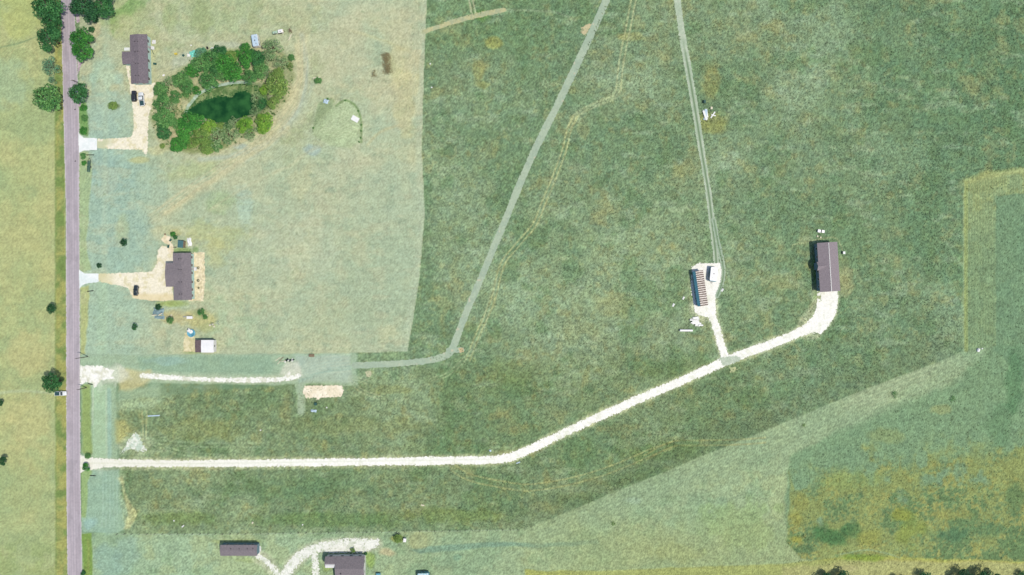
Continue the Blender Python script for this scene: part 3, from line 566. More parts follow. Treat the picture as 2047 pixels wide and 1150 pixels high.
sheet('dirt_patch', poly_fn([(731, 744), (739, 741), (744, 746), (741, 752), (733, 754)]), (722, 734, 750, 762), M['dirt'], two((196, 196, 162), (180, 186, 150), 5), z=0.006, rag=3, seed=79)
sheet('dirt_patch', poly_fn([(917, 696), (926, 696), (927, 703), (919, 705)]), (912, 690, 932, 710), M['dirt'], two((208, 192, 150), (196, 180, 140), 5), z=0.014, rag=2, seed=80)

sheet('dirt_patch', poly_fn([(1440, 716), (1452, 714), (1470, 712), (1482, 716), (1478, 722), (1460, 728), (1444, 732)]), (1434, 706, 1488, 738), M['dirt'], two((196, 208, 190), (182, 198, 176), 6), z=0.032, rag=2.5, seed=81)
sheet('dirt_patch', poly_fn([(1459, 736), (1470, 733), (1474, 738), (1466, 744), (1460, 744)]), (1452, 728, 1480, 750), M['dirt'], two((192, 196, 150), (176, 186, 140), 6), z=0.006, rag=2.5, seed=82)

# ---------------------------------------------------------------- pond
mW, nt, b = nodes('pond_water')
tc = N(nt, 'ShaderNodeTexCoord'); no = N(nt, 'ShaderNodeTexNoise'); no.inputs['Scale'].default_value = 0.25; no.inputs['Detail'].default_value = 5
nt.links.new(tc.outputs['Object'], no.inputs['Vector']); mx = N(nt, 'ShaderNodeMix', data_type='RGBA')
mx.inputs[6].default_value = (*alb((22, 70, 36)), 1); mx.inputs[7].default_value = (*alb((52, 106, 56)), 1)
mp = N(nt, 'ShaderNodeMapRange'); mp.inputs[1].default_value = .4; mp.inputs[2].default_value = .65
nt.links.new(no.outputs[0], mp.inputs[0]); nt.links.new(mp.outputs[0], mx.inputs[0]); nt.links.new(mx.outputs[2], b.inputs['Base Color'])
b.inputs['Roughness'].default_value = 0.2; b.inputs['Specular IOR Level'].default_value = 0.15
n2 = N(nt, 'ShaderNodeTexNoise'); n2.inputs['Scale'].default_value = 3.0; nt.links.new(tc.outputs['Object'], n2.inputs['Vector'])
bp = N(nt, 'ShaderNodeBump'); bp.inputs['Strength'].default_value = .15; bp.inputs['Distance'].default_value = .05; nt.links.new(n2.outputs[0], bp.inputs['Height']); nt.links.new(bp.outputs[0], b.inputs['Normal'])
sheet('pond_water', poly_fn([(364, 230), (371, 208), (392, 184), (416, 172), (440, 166), (465, 161), (492, 160), (518, 164), (535, 178), (540, 196), (536, 214), (522, 227), (500, 234), (476, 241), (456, 250), (430, 250), (405, 242), (383, 239)]), (360, 155, 545, 255), mW, lambda x, y: np.full(x.shape + (3,), 60.), z=-0.85, rag=0, seed=3)
ALG = [(368, 226), (374, 213), (394, 190), (416, 178), (436, 172), (465, 166), (490, 165), (514, 169), (529, 180), (534, 196), (531, 212), (518, 222), (508, 222), (508, 205), (500, 188), (488, 181), (476, 183), (462, 192), (440, 191), (418, 196), (392, 205), (378, 216), (370, 226)]
alg = sheet('pond_algae', poly_fn(ALG), (360, 155, 545, 240), M['dirt'], two((96, 128, 78), (136, 156, 106), 7, 4, .4, .6, .12), z=-0.845, rag=4, holes=.25, seed=15)
alg['kind'] = 'stuff'; alg['label'] = 'dull green algae and reeds fringing the north shore of the pond'; alg['category'] = 'algae'
rim = sheet('pond_bank', lambda X, Y: 2.2 - np.abs(sdf_poly(X, Y, POND) + 1.0) - 6 * (Y > 226) - 6 * (X > 500), (360, 155, 545, 255), M['dirt'], two((176, 198, 182), (150, 176, 150), 5), z=0.02, rag=1.3, seed=16,
            zfn=lambda x, y: -1.7 * sstep(-8, 10, sdf_poly(x, y, POND)))

# ---------------------------------------------------------------- grass standing in the rough pasture (nobody could count it)
rng = np.random.default_rng(11); random.seed(5)
def attr_tint_mat(name, rough=0.9, transl=0.0):
    m, nt, b = nodes(name); at = N(nt, 'ShaderNodeAttribute', attribute_name='Cover'); nt.links.new(at.outputs['Color'], b.inputs['Base Color'])
    b.inputs['Roughness'].default_value = rough; b.inputs['Specular IOR Level'].default_value = 0.15; return m
M['tuft'] = attr_tint_mat('grass_blades')
def tufts(name, n, region_fn, hmin, hmax, w, cols, label):
    x = rng.uniform(-30, 2080, n); y = rng.uniform(-30, 1180, n); k = region_fn(x, y) > rng.uniform(0, 1, n); x = x[k]; y = y[k]; n = len(x)
    X = (x - CX) * S; Y = (CY - y) * S; V = np.zeros((n, 3, 3, 3)); 
    for j in range(3):
        a = rng.uniform(0, 2 * np.pi, n); hh = rng.uniform(hmin, hmax, n); ww = w * rng.uniform(.6, 1.3, n); ln = rng.uniform(.1, .5, n) * hh + .05
        V[:, j, 0] = np.stack([X - np.sin(a) * ww / 2, Y + np.cos(a) * ww / 2, 0 * a], -1)
        V[:, j, 1] = np.stack([X + np.sin(a) * ww / 2, Y - np.cos(a) * ww / 2, 0 * a], -1)
        V[:, j, 2] = np.stack([X + np.cos(a) * (ln + ww * .5), Y + np.sin(a) * (ln + ww * .5), hh], -1)
    V = V.reshape(-1, 3); F = np.arange(len(V)).reshape(-1, 3)
    jx = np.clip(np.searchsorted(ax, x), 0, len(ax) - 1); jy = np.clip(np.searchsorted(ay, y), 0, len(ay) - 1)
    kc = .75 if name == 'undergrowth' else .2; base = C[jy, jx] * (1 - kc) + np.array(cols, float)[rng.integers(0, len(cols), n)] * kc
    cc = alb(base) * rng.uniform(.8, 1.3, (n, 1)); cc = np.repeat(cc, 9, 0)
    o = np_mesh(name, V, F, M['tuft'], cc); tag(o, label, 'grass', None, 'stuff'); return o
ROUGH = [[(853, -40), (2090, -40), (2090, 335), (1960, 350), (1923, 365), (1923, 703), (1560, 845), (1050, 1056), (250, 1062), (262, 1035), (240, 985), (240, 938), (1000, 930), (1640, 660), (1440, 700), (990, 905), (330, 912), (300, 905), (330, 775), (590, 775), (880, 730), (816, 700), (850, 430), (845, 300)]]
MOWN_R = [(200, 710), (600, 705), (800, 700), (840, 430), (840, 100), (600, 100), (600, 300), (400, 500), (430, 620)]
SE_R = [(1580, 930), (1990, 690), (1930, 690), (1930, 370), (2090, 345), (2090, 1150), (1570, 1130)]
def on_sheet(x, y): return np.maximum.reduce([mw(x, y) / 2 + 1 - dist_line(x, y, smooth_line(MAIN, 3)), 9 - dist_line(x, y, [(1212, -20), (1112, 215), (1010, 440), (905, 695), (780, 728), (700, 730)]),
      8 - dist_line(x, y, [(1352, -30), (1378, 150), (1404, 310), (1424, 450), (1432, 540)]), sdf_poly(x, y, [(1382, 528), (1444, 528), (1436, 600), (1458, 722), (1442, 722), (1412, 630), (1384, 612)]), sdf_poly(x, y, [(1630, 480), (1680, 480), (1682, 600), (1626, 640)]),
      6 - dist_line(x, y, [(840, 66), (1010, 20)])]) > 0
tufts('rough_grass', 120000, lambda x, y: ((sdf_poly(x, y, ROUGH[0]) > 3) & ~on_sheet(x, y)) * (.35 + .65 * (fbm(x, y, 60, 9) > .5)), .12, .34, .34, [(112, 144, 112), (92, 128, 88), (140, 164, 132), (150, 152, 100), (104, 138, 100)], 'tall uncut grass covering the darker pasture')
tufts('rough_grass', 26000, lambda x, y: (sdf_poly(x, y, SE_R) > 3) * .8, .12, .34, .36, [(104, 136, 84), (84, 118, 76), (150, 158, 84), (120, 150, 110)], 'patchy olive and yellow grass in the southeast block')
tufts('lawn_weeds', 9000, lambda x, y: (sdf_poly(x, y, MOWN_R) > 3) * (fbm(x, y, 70, 19) > .52) * .9, .08, .2, .3, [(120, 150, 112), (132, 156, 112), (112, 140, 104)], 'small dark weeds dotted over the mown field')

# ---------------------------------------------------------------- trees and shrubs
LEAF = {}
for nm, a, b_ in (('dark', (20, 70, 36), (64, 120, 64)), ('bright', (24, 82, 32), (78, 148, 58)), ('mid', (34, 90, 42), (104, 152, 84)), ('olive', (66, 108, 44), (134, 160, 84)),
                 ('sage', (72, 114, 64), (146, 172, 122)), ('yellow', (64, 120, 34), (132, 170, 66)), ('teal', (42, 96, 68), (110, 160, 124)), ('deep', (14, 56, 32), (50, 100, 56))):
    m_, nt, b = nodes('leaves_' + nm); at = N(nt, 'ShaderNodeAttribute', attribute_name='Cover'); mx = N(nt, 'ShaderNodeMix', data_type='RGBA')
    mx.inputs[6].default_value = (*alb(a, 1.35), 1); mx.inputs[7].default_value = (*alb(b_, 1.35), 1)
    sp = N(nt, 'ShaderNodeSeparateColor'); nt.links.new(at.outputs['Color'], sp.inputs[0]); nt.links.new(sp.outputs[0], mx.inputs[0]); nt.links.new(mx.outputs[2], b.inputs['Base Color'])
    b.inputs['Roughness'].default_value = .75; b.inputs['Specular IOR Level'].default_value = .2; LEAF[nm] = m_
M['bark'] = mat('bark', (110, 92, 74), (80, 66, 54), 3, bump=.4)
def crown_mesh(name, seed, lobes, per, leaf, sparse=0.0):
    r = np.random.default_rng(seed); Vs = []; Cs = []
    for L in range(lobes):
        if L == 0: cx, cy, cz, R = 0, 0, .32, .5
        else:
            t = r.uniform(0, 2 * np.pi); q = r.uniform(.3, .86) ** .8; cx, cy = q * math.cos(t), q * math.sin(t); cz = .42 * (1 - q * q) * r.uniform(.4, 1.1) - .12; R = r.uniform(.14, .34)
        n = int(per * (R / .3) ** 2); tone = r.uniform(.15, .75)
        d = r.normal(size=(n, 3)); d[:, 2] = np.abs(d[:, 2]) * .9 - .35; d /= np.linalg.norm(d, axis=1)[:, None]
        rad = R * r.uniform(.72, 1.22, (n, 1)); p = d * rad * [1, 1, .8] + [cx, cy, cz]
        nm = d + r.normal(size=(n, 3)) * .55 + [0, 0, .55]; nm /= np.linalg.norm(nm, axis=1)[:, None]
        u = np.cross(nm, r.normal(size=(n, 3))); u /= np.linalg.norm(u, axis=1)[:, None]; v = np.cross(nm, u)
        s = leaf * r.uniform(.5, 1.35, (n, 1)); asp = r.uniform(.35, .7, (n, 1))
        q4 = np.stack([p - u * s, p + v * s * asp - u * s * .1, p + u * s, p - v * s * asp + u * s * .1], 1)
        keep = r.uniform(size=n) > sparse; q4 = q4[keep]
        Vs.append(q4.reshape(-1, 3)); Cs.append(np.repeat(np.clip(tone + r.normal(size=(len(q4), 1)) * .34, 0, 1), 4, 0))
    V = np.concatenate(Vs); c = np.concatenate(Cs); F = np.arange(len(V)).reshape(-1, 4)
    o = np_mesh(name, V, F, LEAF['mid'], np.repeat(c, 3, 1)); me = o.data; bpy.data.objects.remove(o); return me
CROWNS = [crown_mesh('crown', 100 + i, 28, 165, .068, .12) for i in range(6)]
THIN = [crown_mesh('crown', 200 + i, 15, 110, .062, .35) for i in range(3)]
def trunk_mesh(seed):
    r = random.Random(seed); mb = MB(); mb.cyl((0, 0, -.1), (0.02, .01, .6), .075, .05, 8)
    for k in range(6):
        t = k * 1.05 + r.uniform(-.3, .3); q = r.uniform(.35, .65); z0 = r.uniform(.3, .58); mid = (q * .45 * math.cos(t), q * .45 * math.sin(t), z0 + .22)
        mb.cyl((0.01, 0.01, z0), mid, .034, .022, 6); mb.cyl(mid, (q * math.cos(t), q * math.sin(t), z0 + .42), .022, .008, 5)
    return mb.mesh('trunk', M['bark'], True)
TRUNKS = [trunk_mesh(i) for i in range(3)]
tcount = 0
def tree(px, py, r_px, sp, label, group=None, thin=False, hk=1.0, shrub=False, sx_=1.0):
    """px,py: where the middle of the crown shows on the map, r_px its half width"""
    global tcount; tcount += 1; R = r_px * S; crown_r = R * 1.03
    h = (1.15 * R + .5) * hk if not shrub else .9 * R * hk            # height of the crown's middle
    x, y = P(px, py, h); rz = (tcount * 2.399) % 6.283
    name = 'shrub' if shrub else 'tree'; t = thing(name, label, name, (x, y, 0), rz, group)
    me = (THIN if thin else CROWNS)[tcount % (3 if thin else 6)]
    c = bpy.data.objects.new('foliage' if shrub else 'crown', me); col.objects.link(c); c.parent = t
    c.location = (0, 0, h); c.scale = (crown_r * sx_, crown_r, crown_r * 1.0 * hk); c.material_slots[0].link = 'OBJECT'; c.material_slots[0].material = LEAF[sp]
    k = bpy.data.objects.new('stem' if shrub else 'trunk', TRUNKS[tcount % 3]); col.objects.link(k); k.parent = t
    s = h / .62; k.scale = (min(s, R * 1.1), min(s, R * 1.1), s * .98); return t
GR = 'trees along the road'
for a in ((96, 14, 27, 'dark', 'large dark tree at the top edge, west of the road'), (104, 42, 19, 'dark', 'dark tree below the large one at the top edge, west of the road'), (98, 76, 24, 'dark', 'round dark tree ending the row at the top west of the road'),
          (94, 196, 26, 'mid', 'wide mid green tree west of the road across from the utility pole'), (104, 765, 19, 'dark', 'dark round tree beside the white pickup west of the road'),
          (169, 15, 26, 'deep', 'large deep green tree at the top edge just east of the road'), (207, 9, 22, 'dark', 'dark tree at the top edge, eastern of the pair'),
          (162, 78, 21, 'bright', 'bright tall oval tree overhanging the road near the first house'), (164, 104, 19, 'bright', 'bright tree joined to the southern side of the oval roadside tree'), (156, 187, 19, 'dark', 'dark tree at the foot of the northern utility pole'),
          (102, 617, 9.5, 'deep', 'small dark tree alone in the meadow halfway down the road'), (5, 922, 8, 'deep', 'small dark tree on the left edge of the photo'), (-1, 806, 6, 'deep', 'small tree cut by the left edge of the photo above the other one'),
          (247, 485, 7, 'deep', 'small dark round tree in the front lawn north of the second driveway'), (269, 654, 6, 'dark', 'small dark tree south of the black parked car'), (340, 641, 7, 'mid', 'small green tree right of the grey tarp heap')):
    tree(*a, GR if a[0] < 240 and a[2] > 12 else 'small lone trees in the grass')
tree(100, 132, 17, 'teal', 'thin pale teal tree west of the road', GR, thin=True); tree(106, 160, 9, 'teal', 'small thin teal bush just below the pale teal tree', GR, thin=True, shrub=True)
tree(190, 38, 7, 'dark', 'small dark bush below the pair of trees at the top', 'roadside bushes', shrub=True); tree(183, 59, 6, 'dark', 'small bush on the right shoulder of the bright oval tree', 'roadside bushes', shrub=True)
for px, py, r, sp, l in ((167, 216, 7, 'bright', 'northernmost low green bush on the road verge above the first concrete apron'), (169, 236, 7, 'mid', 'middle low bush on the verge above the first concrete apron'), (167, 262, 8, 'bright', 'low bright bush at the upper corner of the first concrete apron'),
        (166, 312, 6, 'mid', 'low bush at the lower corner of the first concrete apron'), (168, 326, 5, 'bright', 'low bush beside the dark green trailer'), (198, 531, 5, 'deep', 'small dark bush above the second concrete apron'),
        (172, 934, 8, 'bright', 'low bright bush at the lower corner of the long white drive'), (175, 912, 6, 'mid', 'low bush at the upper corner of the long white drive'), (226, 211, 9, 'olive', 'dull olive weed clump in the front lawn of the first house'),
        (345, 468, 5, 'bright', 'upper of two green bushes beside the sandy mound'), (350, 474, 4.5, 'dark', 'lower of two green bushes beside the sandy mound'), (316, 614, 6, 'deep', 'dark bush at the top of the grey tarp heap'),
        (402, 624, 7, 'mid', 'loose green bush southeast of the second house'), (410, 634, 5, 'mid', 'smaller green bush southeast of the second house'), (795, 1077, 9, 'olive', 'olive round bush beside the small white box at the bottom'), (1790, 789, 8, 'mid', 'lone green bush in the pale diagonal band'),
        (1905, 797, 7, 'mid', 'flat green bush east of the lone one in the pale band'), (1226, 1047, 5, 'olive', 'tiny olive bush in the pale field right of centre at the bottom'), (705, 1100, 5, 'olive', 'olive bush in the gravel north of the L shaped house'), (731, 1107, 3.5, 'dark', 'dark bush at the northeast corner of the L shaped house'),
        (1607, 850, 4, 'olive', 'tiny bush on the edge of the pale diagonal band'), (166, 1146, 5, 'dark', 'small dark bush on the verge at the bottom edge'), (636, 161, 7, 'mid', 'low green bush under a pale plank right of the grove'), (332, 212, 3, 'dark', 'tiny dark bush left of the pond')):
    flat = px > 1200; tree(px, py, r * (.85 if flat else 1), sp, l, 'low bushes', shrub=True, hk=.35 if flat else .7, thin=flat)
GE = 'trees along the bottom right edge'
for px, py, r, l in ((1650, 1149, 15, 'leftmost dark tree on the bottom right edge'), (1686, 1146, 17, 'second dark tree on the bottom right edge'), (1793, 1148, 9, 'small dark tree on the bottom right edge left of a close neighbour'), (1811, 1152, 9, 'small dark tree on the bottom right edge right of its close neighbour'),
        (1850, 1148, 15, 'dark tree standing alone between small and large ones on the bottom right edge'), (1928, 1148, 20, 'large dark tree on the bottom right edge'), (1976, 1148, 23, 'largest dark tree on the bottom right edge'), (2044, 1141, 9, 'dark tree in the bottom right corner')):
    tree(px, py + 9 + r * .2, r, 'deep' if r > 14 else 'dark', l, GE, hk=.6)

def Z2(x, y): return 280 + x / 4.106, 40 + y / 4.106
GP = 'trees and bushes around the pond'
GROVE = [(165, 570, 60, 'mid', 'green tree at the west end of the grove, by the driveway'), (232, 520, 48, 'sage', 'pale tree behind the westernmost green one'), (330, 488, 62, 'mid', 'green tree in the northwest of the grove'), (385, 545, 55, 'mid', 'green tree between the northwest one and the pond'),
    (290, 632, 50, 'mid', 'green tree alone west of the pond'), (378, 608, 30, 'mid', 'small tree just northwest of the pond'), (430, 420, 58, 'bright', 'bright tree at the upper left corner of the grove'), (505, 360, 72, 'mid', 'mid green tree below the turquoise tarp'),
    (505, 285, 52, 'teal', 'teal tree touching the turquoise tarp'), (585, 325, 80, 'mid', 'large tree on the north edge of the grove'), (650, 262, 58, 'dark', 'dark tree below the white object on the north edge'), (690, 355, 80, 'bright', 'large bright tree north of the pond'),
    (768, 425, 80, 'bright', 'largest bright tree north of the pond'), (745, 305, 52, 'olive', 'yellowish tree on the north edge'), (792, 276, 28, 'bright', 'small bright tree left of the big one near the white trailer'), (565, 500, 72, 'mid', 'tree leaning over the north shore of the pond'),
    (463, 580, 36, 'bright', 'small bright tree on the northwest shore'), (680, 445, 56, 'mid', 'tree between the bright ones and the north shore'), (862, 228, 44, 'bright', 'bright tree at the foot of the white trailer'), (885, 318, 70, 'bright', 'large bright tree below the white trailer'),
    (948, 305, 66, 'dark', 'dark tree right of the large bright one'), (1088, 228, 78, 'sage', 'grey green tree at the top right of the grove'), (1070, 312, 60, 'sage', 'grey green tree just below the top right one'), (1162, 352, 60, 'sage', 'pale grey bush on the right side of the grove'),
    (1240, 310, 28, 'mid', 'small bush at the far right of the grove'), (1235, 382, 34, 'olive', 'thin olive bush at the far right of the grove'), (985, 415, 60, 'mid', 'tree northeast of the pond'), (900, 468, 58, 'mid', 'tree on the northeast shore of the pond'),
    (1062, 430, 55, 'sage', 'pale bush northeast of the pond'), (1120, 520, 86, 'olive', 'broad olive tree east of the pond'), (1150, 588, 58, 'olive', 'olive tree on the lower right of the broad one'), (1002, 685, 44, 'dark', 'dark teal tree at the east end of the pond'),
    (958, 640, 48, 'sage', 'grey tree at the east end of the pond'), (945, 740, 45, 'sage', 'grey bush southeast of the pond'), (182, 690, 72, 'mid', 'green tree along the driveway, upper one'), (245, 722, 60, 'sage', 'pale tree right of the upper driveway tree'),
    (200, 800, 82, 'mid', 'large green tree along the driveway'), (252, 842, 56, 'mid', 'green tree against the large driveway tree'), (192, 915, 58, 'dark', 'dark tree at the south end of the driveway row'), (400, 835, 82, 'bright', 'large vivid green tree on the southwest shore'),
    (468, 825, 56, 'bright', 'vivid green tree reaching over the south shore'), (368, 905, 70, 'bright', 'vivid green tree below the large one on the southwest shore'), (352, 990, 58, 'bright', 'vivid green tree near the southwest tip'), (295, 1030, 55, 'bright', 'vivid green bush at the southwest tip of the grove'),
    (560, 885, 60, 'yellow', 'yellow green tree on the south shore'), (508, 960, 74, 'olive', 'olive tree in the south of the grove'), (545, 1035, 66, 'olive', 'olive tree at the southern tip of the grove'), (640, 965, 80, 'sage', 'large grey green tree south of the pond'),
    (725, 940, 74, 'sage', 'grey green tree east of the large southern one'), (782, 842, 54, 'sage', 'grey bush on the southeast shore'), (726, 872, 30, 'dark', 'small dark bush on the south shore'), (862, 862, 64, 'yellow', 'yellow green tree southeast of the pond'),
    (908, 925, 58, 'sage', 'pale tree between the two yellow green ones'), (1022, 830, 68, 'yellow', 'yellow green tree at the southeast end of the grove'), (1008, 890, 48, 'yellow', 'smaller yellow green tree at the southeast end'), (662, 885, 44, 'olive', 'small olive tree on the south shore'),
    (1018, 572, 36, 'yellow', 'bright reeds at the northeast corner of the pond'), (622, 1030, 48, 'mid', 'green tree on the southern edge of the grove'), (420, 1010, 45, 'olive', 'olive bush on the southwest edge of the grove'), (182, 1035, 22, 'olive', 'small olive bush alone south of the driveway trees'), (1130, 440, 50, 'olive', 'olive bush above the broad olive tree'),
    (1090, 680, 48, 'olive', 'sparse olive bush southeast of the broad one'), (620, 400, 56, 'dark', 'dark tree in the middle of the northern clump')]
for x, y, r, sp, l in GROVE:
    px, py = Z2(x, y); sm = r < 40
    tree(px, py, r / 4.106 * 1.02, sp, l, GP, thin=sp in ('sage',) or l.startswith('thin'), shrub=sm, hk=.78)
# weeds hugging the mound
for i, (px, py) in enumerate(((716, 222), (722, 250), (722, 262), (721, 276), (718, 284), (626, 256), (655, 198), (690, 201))):
    tree(px, py, 1.9, 'mid', 'low weed clump in the ring around the grassy mound', 'weed clumps ringing the mound', shrub=True, hk=.7)
tufts('undergrowth', 110000, lambda x, y: (sdf_poly(x, y, [(302, 190), (312, 165), (350, 152), (372, 130), (385, 112), (480, 98), (500, 95), (545, 92), (582, 120), (588, 140), (580, 190), (553, 228), (538, 252), (500, 272), (480, 288), (410, 304), (340, 296), (312, 272), (304, 240)]) > 0) * (sdf_poly(x, y, POND) < -4) * (fbm(x, y, 12, 31, 3) > .45), .25, .8, .5, [(70, 116, 60), (96, 132, 78), (120, 150, 96), (60, 100, 50)], 'low scrub growing between the trees around the pond')
# brush pile
M['brush'] = mat('dry_brush', (156, 146, 108), (112, 108, 74), 4, k=1.3)
def brush(px, py, w, l, n, mt, label, rz=0, name='brush_pile', cat='brush pile'):
    mb = MB(); r = random.Random(int(px))
    for k in range(n):
        x = r.gauss(0, w * .22); y = r.uniform(-l / 2, l / 2); a = r.uniform(0, 6.28); q = r.uniform(.4, 1.3); z = max(.1, .9 * (1 - (x / w * 2) ** 2)) * r.uniform(.2, 1); dz = r.uniform(-.25, .35)
        x = max(-w / 2, min(w / 2, x)); mb.cyl((x, y, z), (x + q * math.cos(a), y + q * math.sin(a), max(.02, z + dz)), r.uniform(.03, .09), .01, 5)
    return solo(name, mb, mt, label, cat, (*P(px, py), 0), rz)
brush(774, 127, 3.7, 8.2, 520, M['brush'], 'long brown heap of cut branches in the pale mown field', math.radians(6))
brush(748, 148, 2.2, 2.2, 50, M['brush'], 'thin scatter of twigs left of the long brown brush heap')

# ---------------------------------------------------------------- buildings
M['shingle'] = mat('grey_brown_shingles', (132, 123, 130), (108, 101, 108), 2.6, .95, bump=.5, bscale=12)
M['shingle2'] = mat('grey_shingles', (120, 114, 120), (138, 131, 136), 2.2, .95, bump=.5, bscale=12)
M['shingle3'] = mat('mauve_shingles', (152, 143, 149), (138, 129, 135), 2.2, .95, bump=.5, bscale=9)
M['siding'] = mat('pale_teal_siding', (176, 206, 200), (160, 192, 186), 2, .8, k=1.25)
M['siding_w'] = mat('white_siding', (226, 226, 226), (212, 214, 214), 2, .8, k=1.1)
M['siding_d'] = mat('slate_blue_siding', (120, 150, 165), (104, 134, 150), 2, .8, k=1.0)
M['trim'] = mat('trim', (236, 238, 238), (226, 228, 228), 3, .6)
M['glass'] = mat('window_glass', (60, 74, 80), (46, 60, 66), 1, .08, spec=.6)
M['vent'] = mat('vent_metal', (70, 68, 72), (60, 58, 62), 3, .6)
M['dark'] = mat('dark_rubber', (38, 38, 40), (28, 28, 30), 3, .9)
M['door'] = mat('door', (196, 200, 198), None, 2, .6)
M['whitep'] = mat('white_paint', (250, 250, 250), (240, 242, 244), 1.2, .4, spec=.5)
M['metal'] = mat('bright_metal', (200, 206, 210), (176, 184, 190), 2, .45, .4)
M['wood'] = mat('weathered_wood', (150, 132, 108), (120, 104, 84), 4, .9)
M['pole'] = mat('creosote_wood', (112, 102, 92), (84, 76, 68), 3, .9)
M['pale_wood'] = mat('pale_boards', (232, 228, 206), (214, 208, 182), 3, .85)
M['white_junk'] = mat('white_sheeting', (250, 250, 248), (232, 238, 238), 2.5, .6)
M['blue_junk'] = mat('pale_blue_sheeting', (206, 226, 240), (178, 206, 228), 2.5, .6)

def add_window(parent, side, u, w, h, z, hw, hl, name='window', pane='glass'):
    """side: e,w,n,s of the local box with half sizes hw,hl"""
    f = MB(); p = MB(); t = .05
    if side in 'ew':
        sg = 1 if side == 'e' else -1; x = sg * (hw + .012)
        f.box((x, u, z + h / 2 + .05), (.05, w + .16, .09)).box((x, u, z - h / 2 - .05), (.05, w + .16, .09)).box((x, u - w / 2 - .04, z), (.046, .08, h)).box((x, u + w / 2 + .04, z), (.046, .08, h)).box((x, u, z), (.03, w, .04))
        p.box((sg * (hw + .006), u, z), (.022, w, h))
    else:
        sg = 1 if side == 'n' else -1; y = sg * (hl + .012)
        f.box((u, y, z + h / 2 + .05), (w + .16, .05, .09)).box((u, y, z - h / 2 - .05), (w + .16, .05, .09)).box((u - w / 2 - .04, y, z), (.08, .046, h)).box((u + w / 2 + .04, y, z), (.08, .046, h)).box((u, y, z), (w, .03, .04))
        p.box((u, sg * (hl + .006), z), (w, .022, h))
    o = part(name, f, M['trim'], parent); part('pane' if name == 'window' else 'panel', p, M[pane], o); return o
def gable(mb, W, L, eave, slope, th=.14, axis='y', off=(0, 0), drop=0):
    hw = W / 2; r = eave + slope * hw; o = off
    prof = [(-hw, eave), (0, r), (hw, eave), (hw, eave - th), (0, r - th), (-hw, eave - th)]
    if axis == 'y': mb.prism([(x + o[0], z) for x, z in prof], -L / 2 + o[1], L / 2 + o[1], 'y')
    else: mb.prism([(x + o[1], z) for x, z in prof], -L / 2 + o[0], L / 2 + o[0], 'x')
    return mb
def wallbox(mb, W, L, eave, slope, axis='y', off=(0, 0), th=.14, over=.35):
    hw = W / 2 - over; e = eave - th - .005 + slope * over; r = eave + slope * W / 2 - th - .01; o = off
    prof = [(-hw, -.05), (hw, -.05), (hw, e), (0, r), (-hw, e)]
    if axis == 'y': mb.prism([(x + o[0], z) for x, z in prof], -L / 2 + over + o[1], L / 2 - over + o[1], 'y')
    else: mb.prism([(x + o[1], z) for x, z in prof], -L / 2 + over + o[0], L / 2 - over + o[0], 'x')
    return mb
def house(name, label, cat, px, py, W, L, eave, slope, roofm, wallm, rot=0, over=.35, wings=(), axis='y'):
    x, y = P(px, py, eave); t = thing(name, label, cat, (x, y, 0), math.radians(rot))
    w = MB(); wallbox(w, W, L, eave, slope, axis, over=over); rf = MB(); gable(rf, W, L, eave, slope, axis=axis)
    for (ww, wl, ws, ax_, off) in wings:
        wallbox(w, ww, wl, eave - .02, ws, ax_, off, over=over); gable(rf, ww, wl, eave + .004, ws, axis=ax_, off=off)
    part('wall', w, wallm, t); r = part('roof', rf, roofm, t); return t, r
def vents(roof, pts, slope, W, eave, s=.22):
    for x, y in pts:
        z = eave + slope * (W / 2 - abs(x)); mb = MB(); mb.cyl((x, y, z - .1), (x, y, z + .28), s * .45, n=10).cyl((x, y, z + .28), (x, y, z + .4), s * .9, s * .5, 10); part('vent', mb, M['vent'], roof)
kk = S * (H - 3) / H
# first house (north)
W_, L_ = 6.9, 19.3
tA, rA = house('house', 'long house with brown grey roof and pale teal east wall, left of the pond grove', 'house', 278, 118, W_, L_, 3.0, .16, M['shingle'], M['siding'], 1.5, wings=((5.0, 5.4, .16, 'x', (-3.9, .6)),))
vents(rA, [(dx - .6, (118 - y) * .198) for y in (84, 104, 128, 152) for dx in (-.55, .6)], .16, W_, 3.0)
for u in (7.4, 3.2, -.4, -4.2, -7.6): add_window(tA, 'e', u, 1.1 if u != 3.2 else .95, 1.2, 1.7, W_ / 2 - .35, L_ / 2 - .35)
add_window(tA, 'e', 5.2, .95, 2.0, 1.15, W_ / 2 - .35, L_ / 2 - .35, 'door', 'door')
add_window(tA, 's', 1.0, 1.2, 1.1, 1.7, W_ / 2 - .35, L_ / 2 - .35); add_window(tA, 's', -1.6, 1.0, 1.1, 1.7, W_ / 2 - .35, L_ / 2 - .35)
mb = MB()
for k in range(3): mb.box((W_ / 2 + .35 + k * .3, 5.2, .45 - k * .18), (.32, 1.3, .9 - k * .3 - .02 * k))
part('steps', mb, M['trim'], tA)
mb = MB(); mb.box((0, 0, .06), (2.2, 1.2, .12)); solo('concrete_step', mb, M['concrete'], 'pale concrete pad against the north side of the porch of the first house', 'step', (*P(254, 98.5), 0))
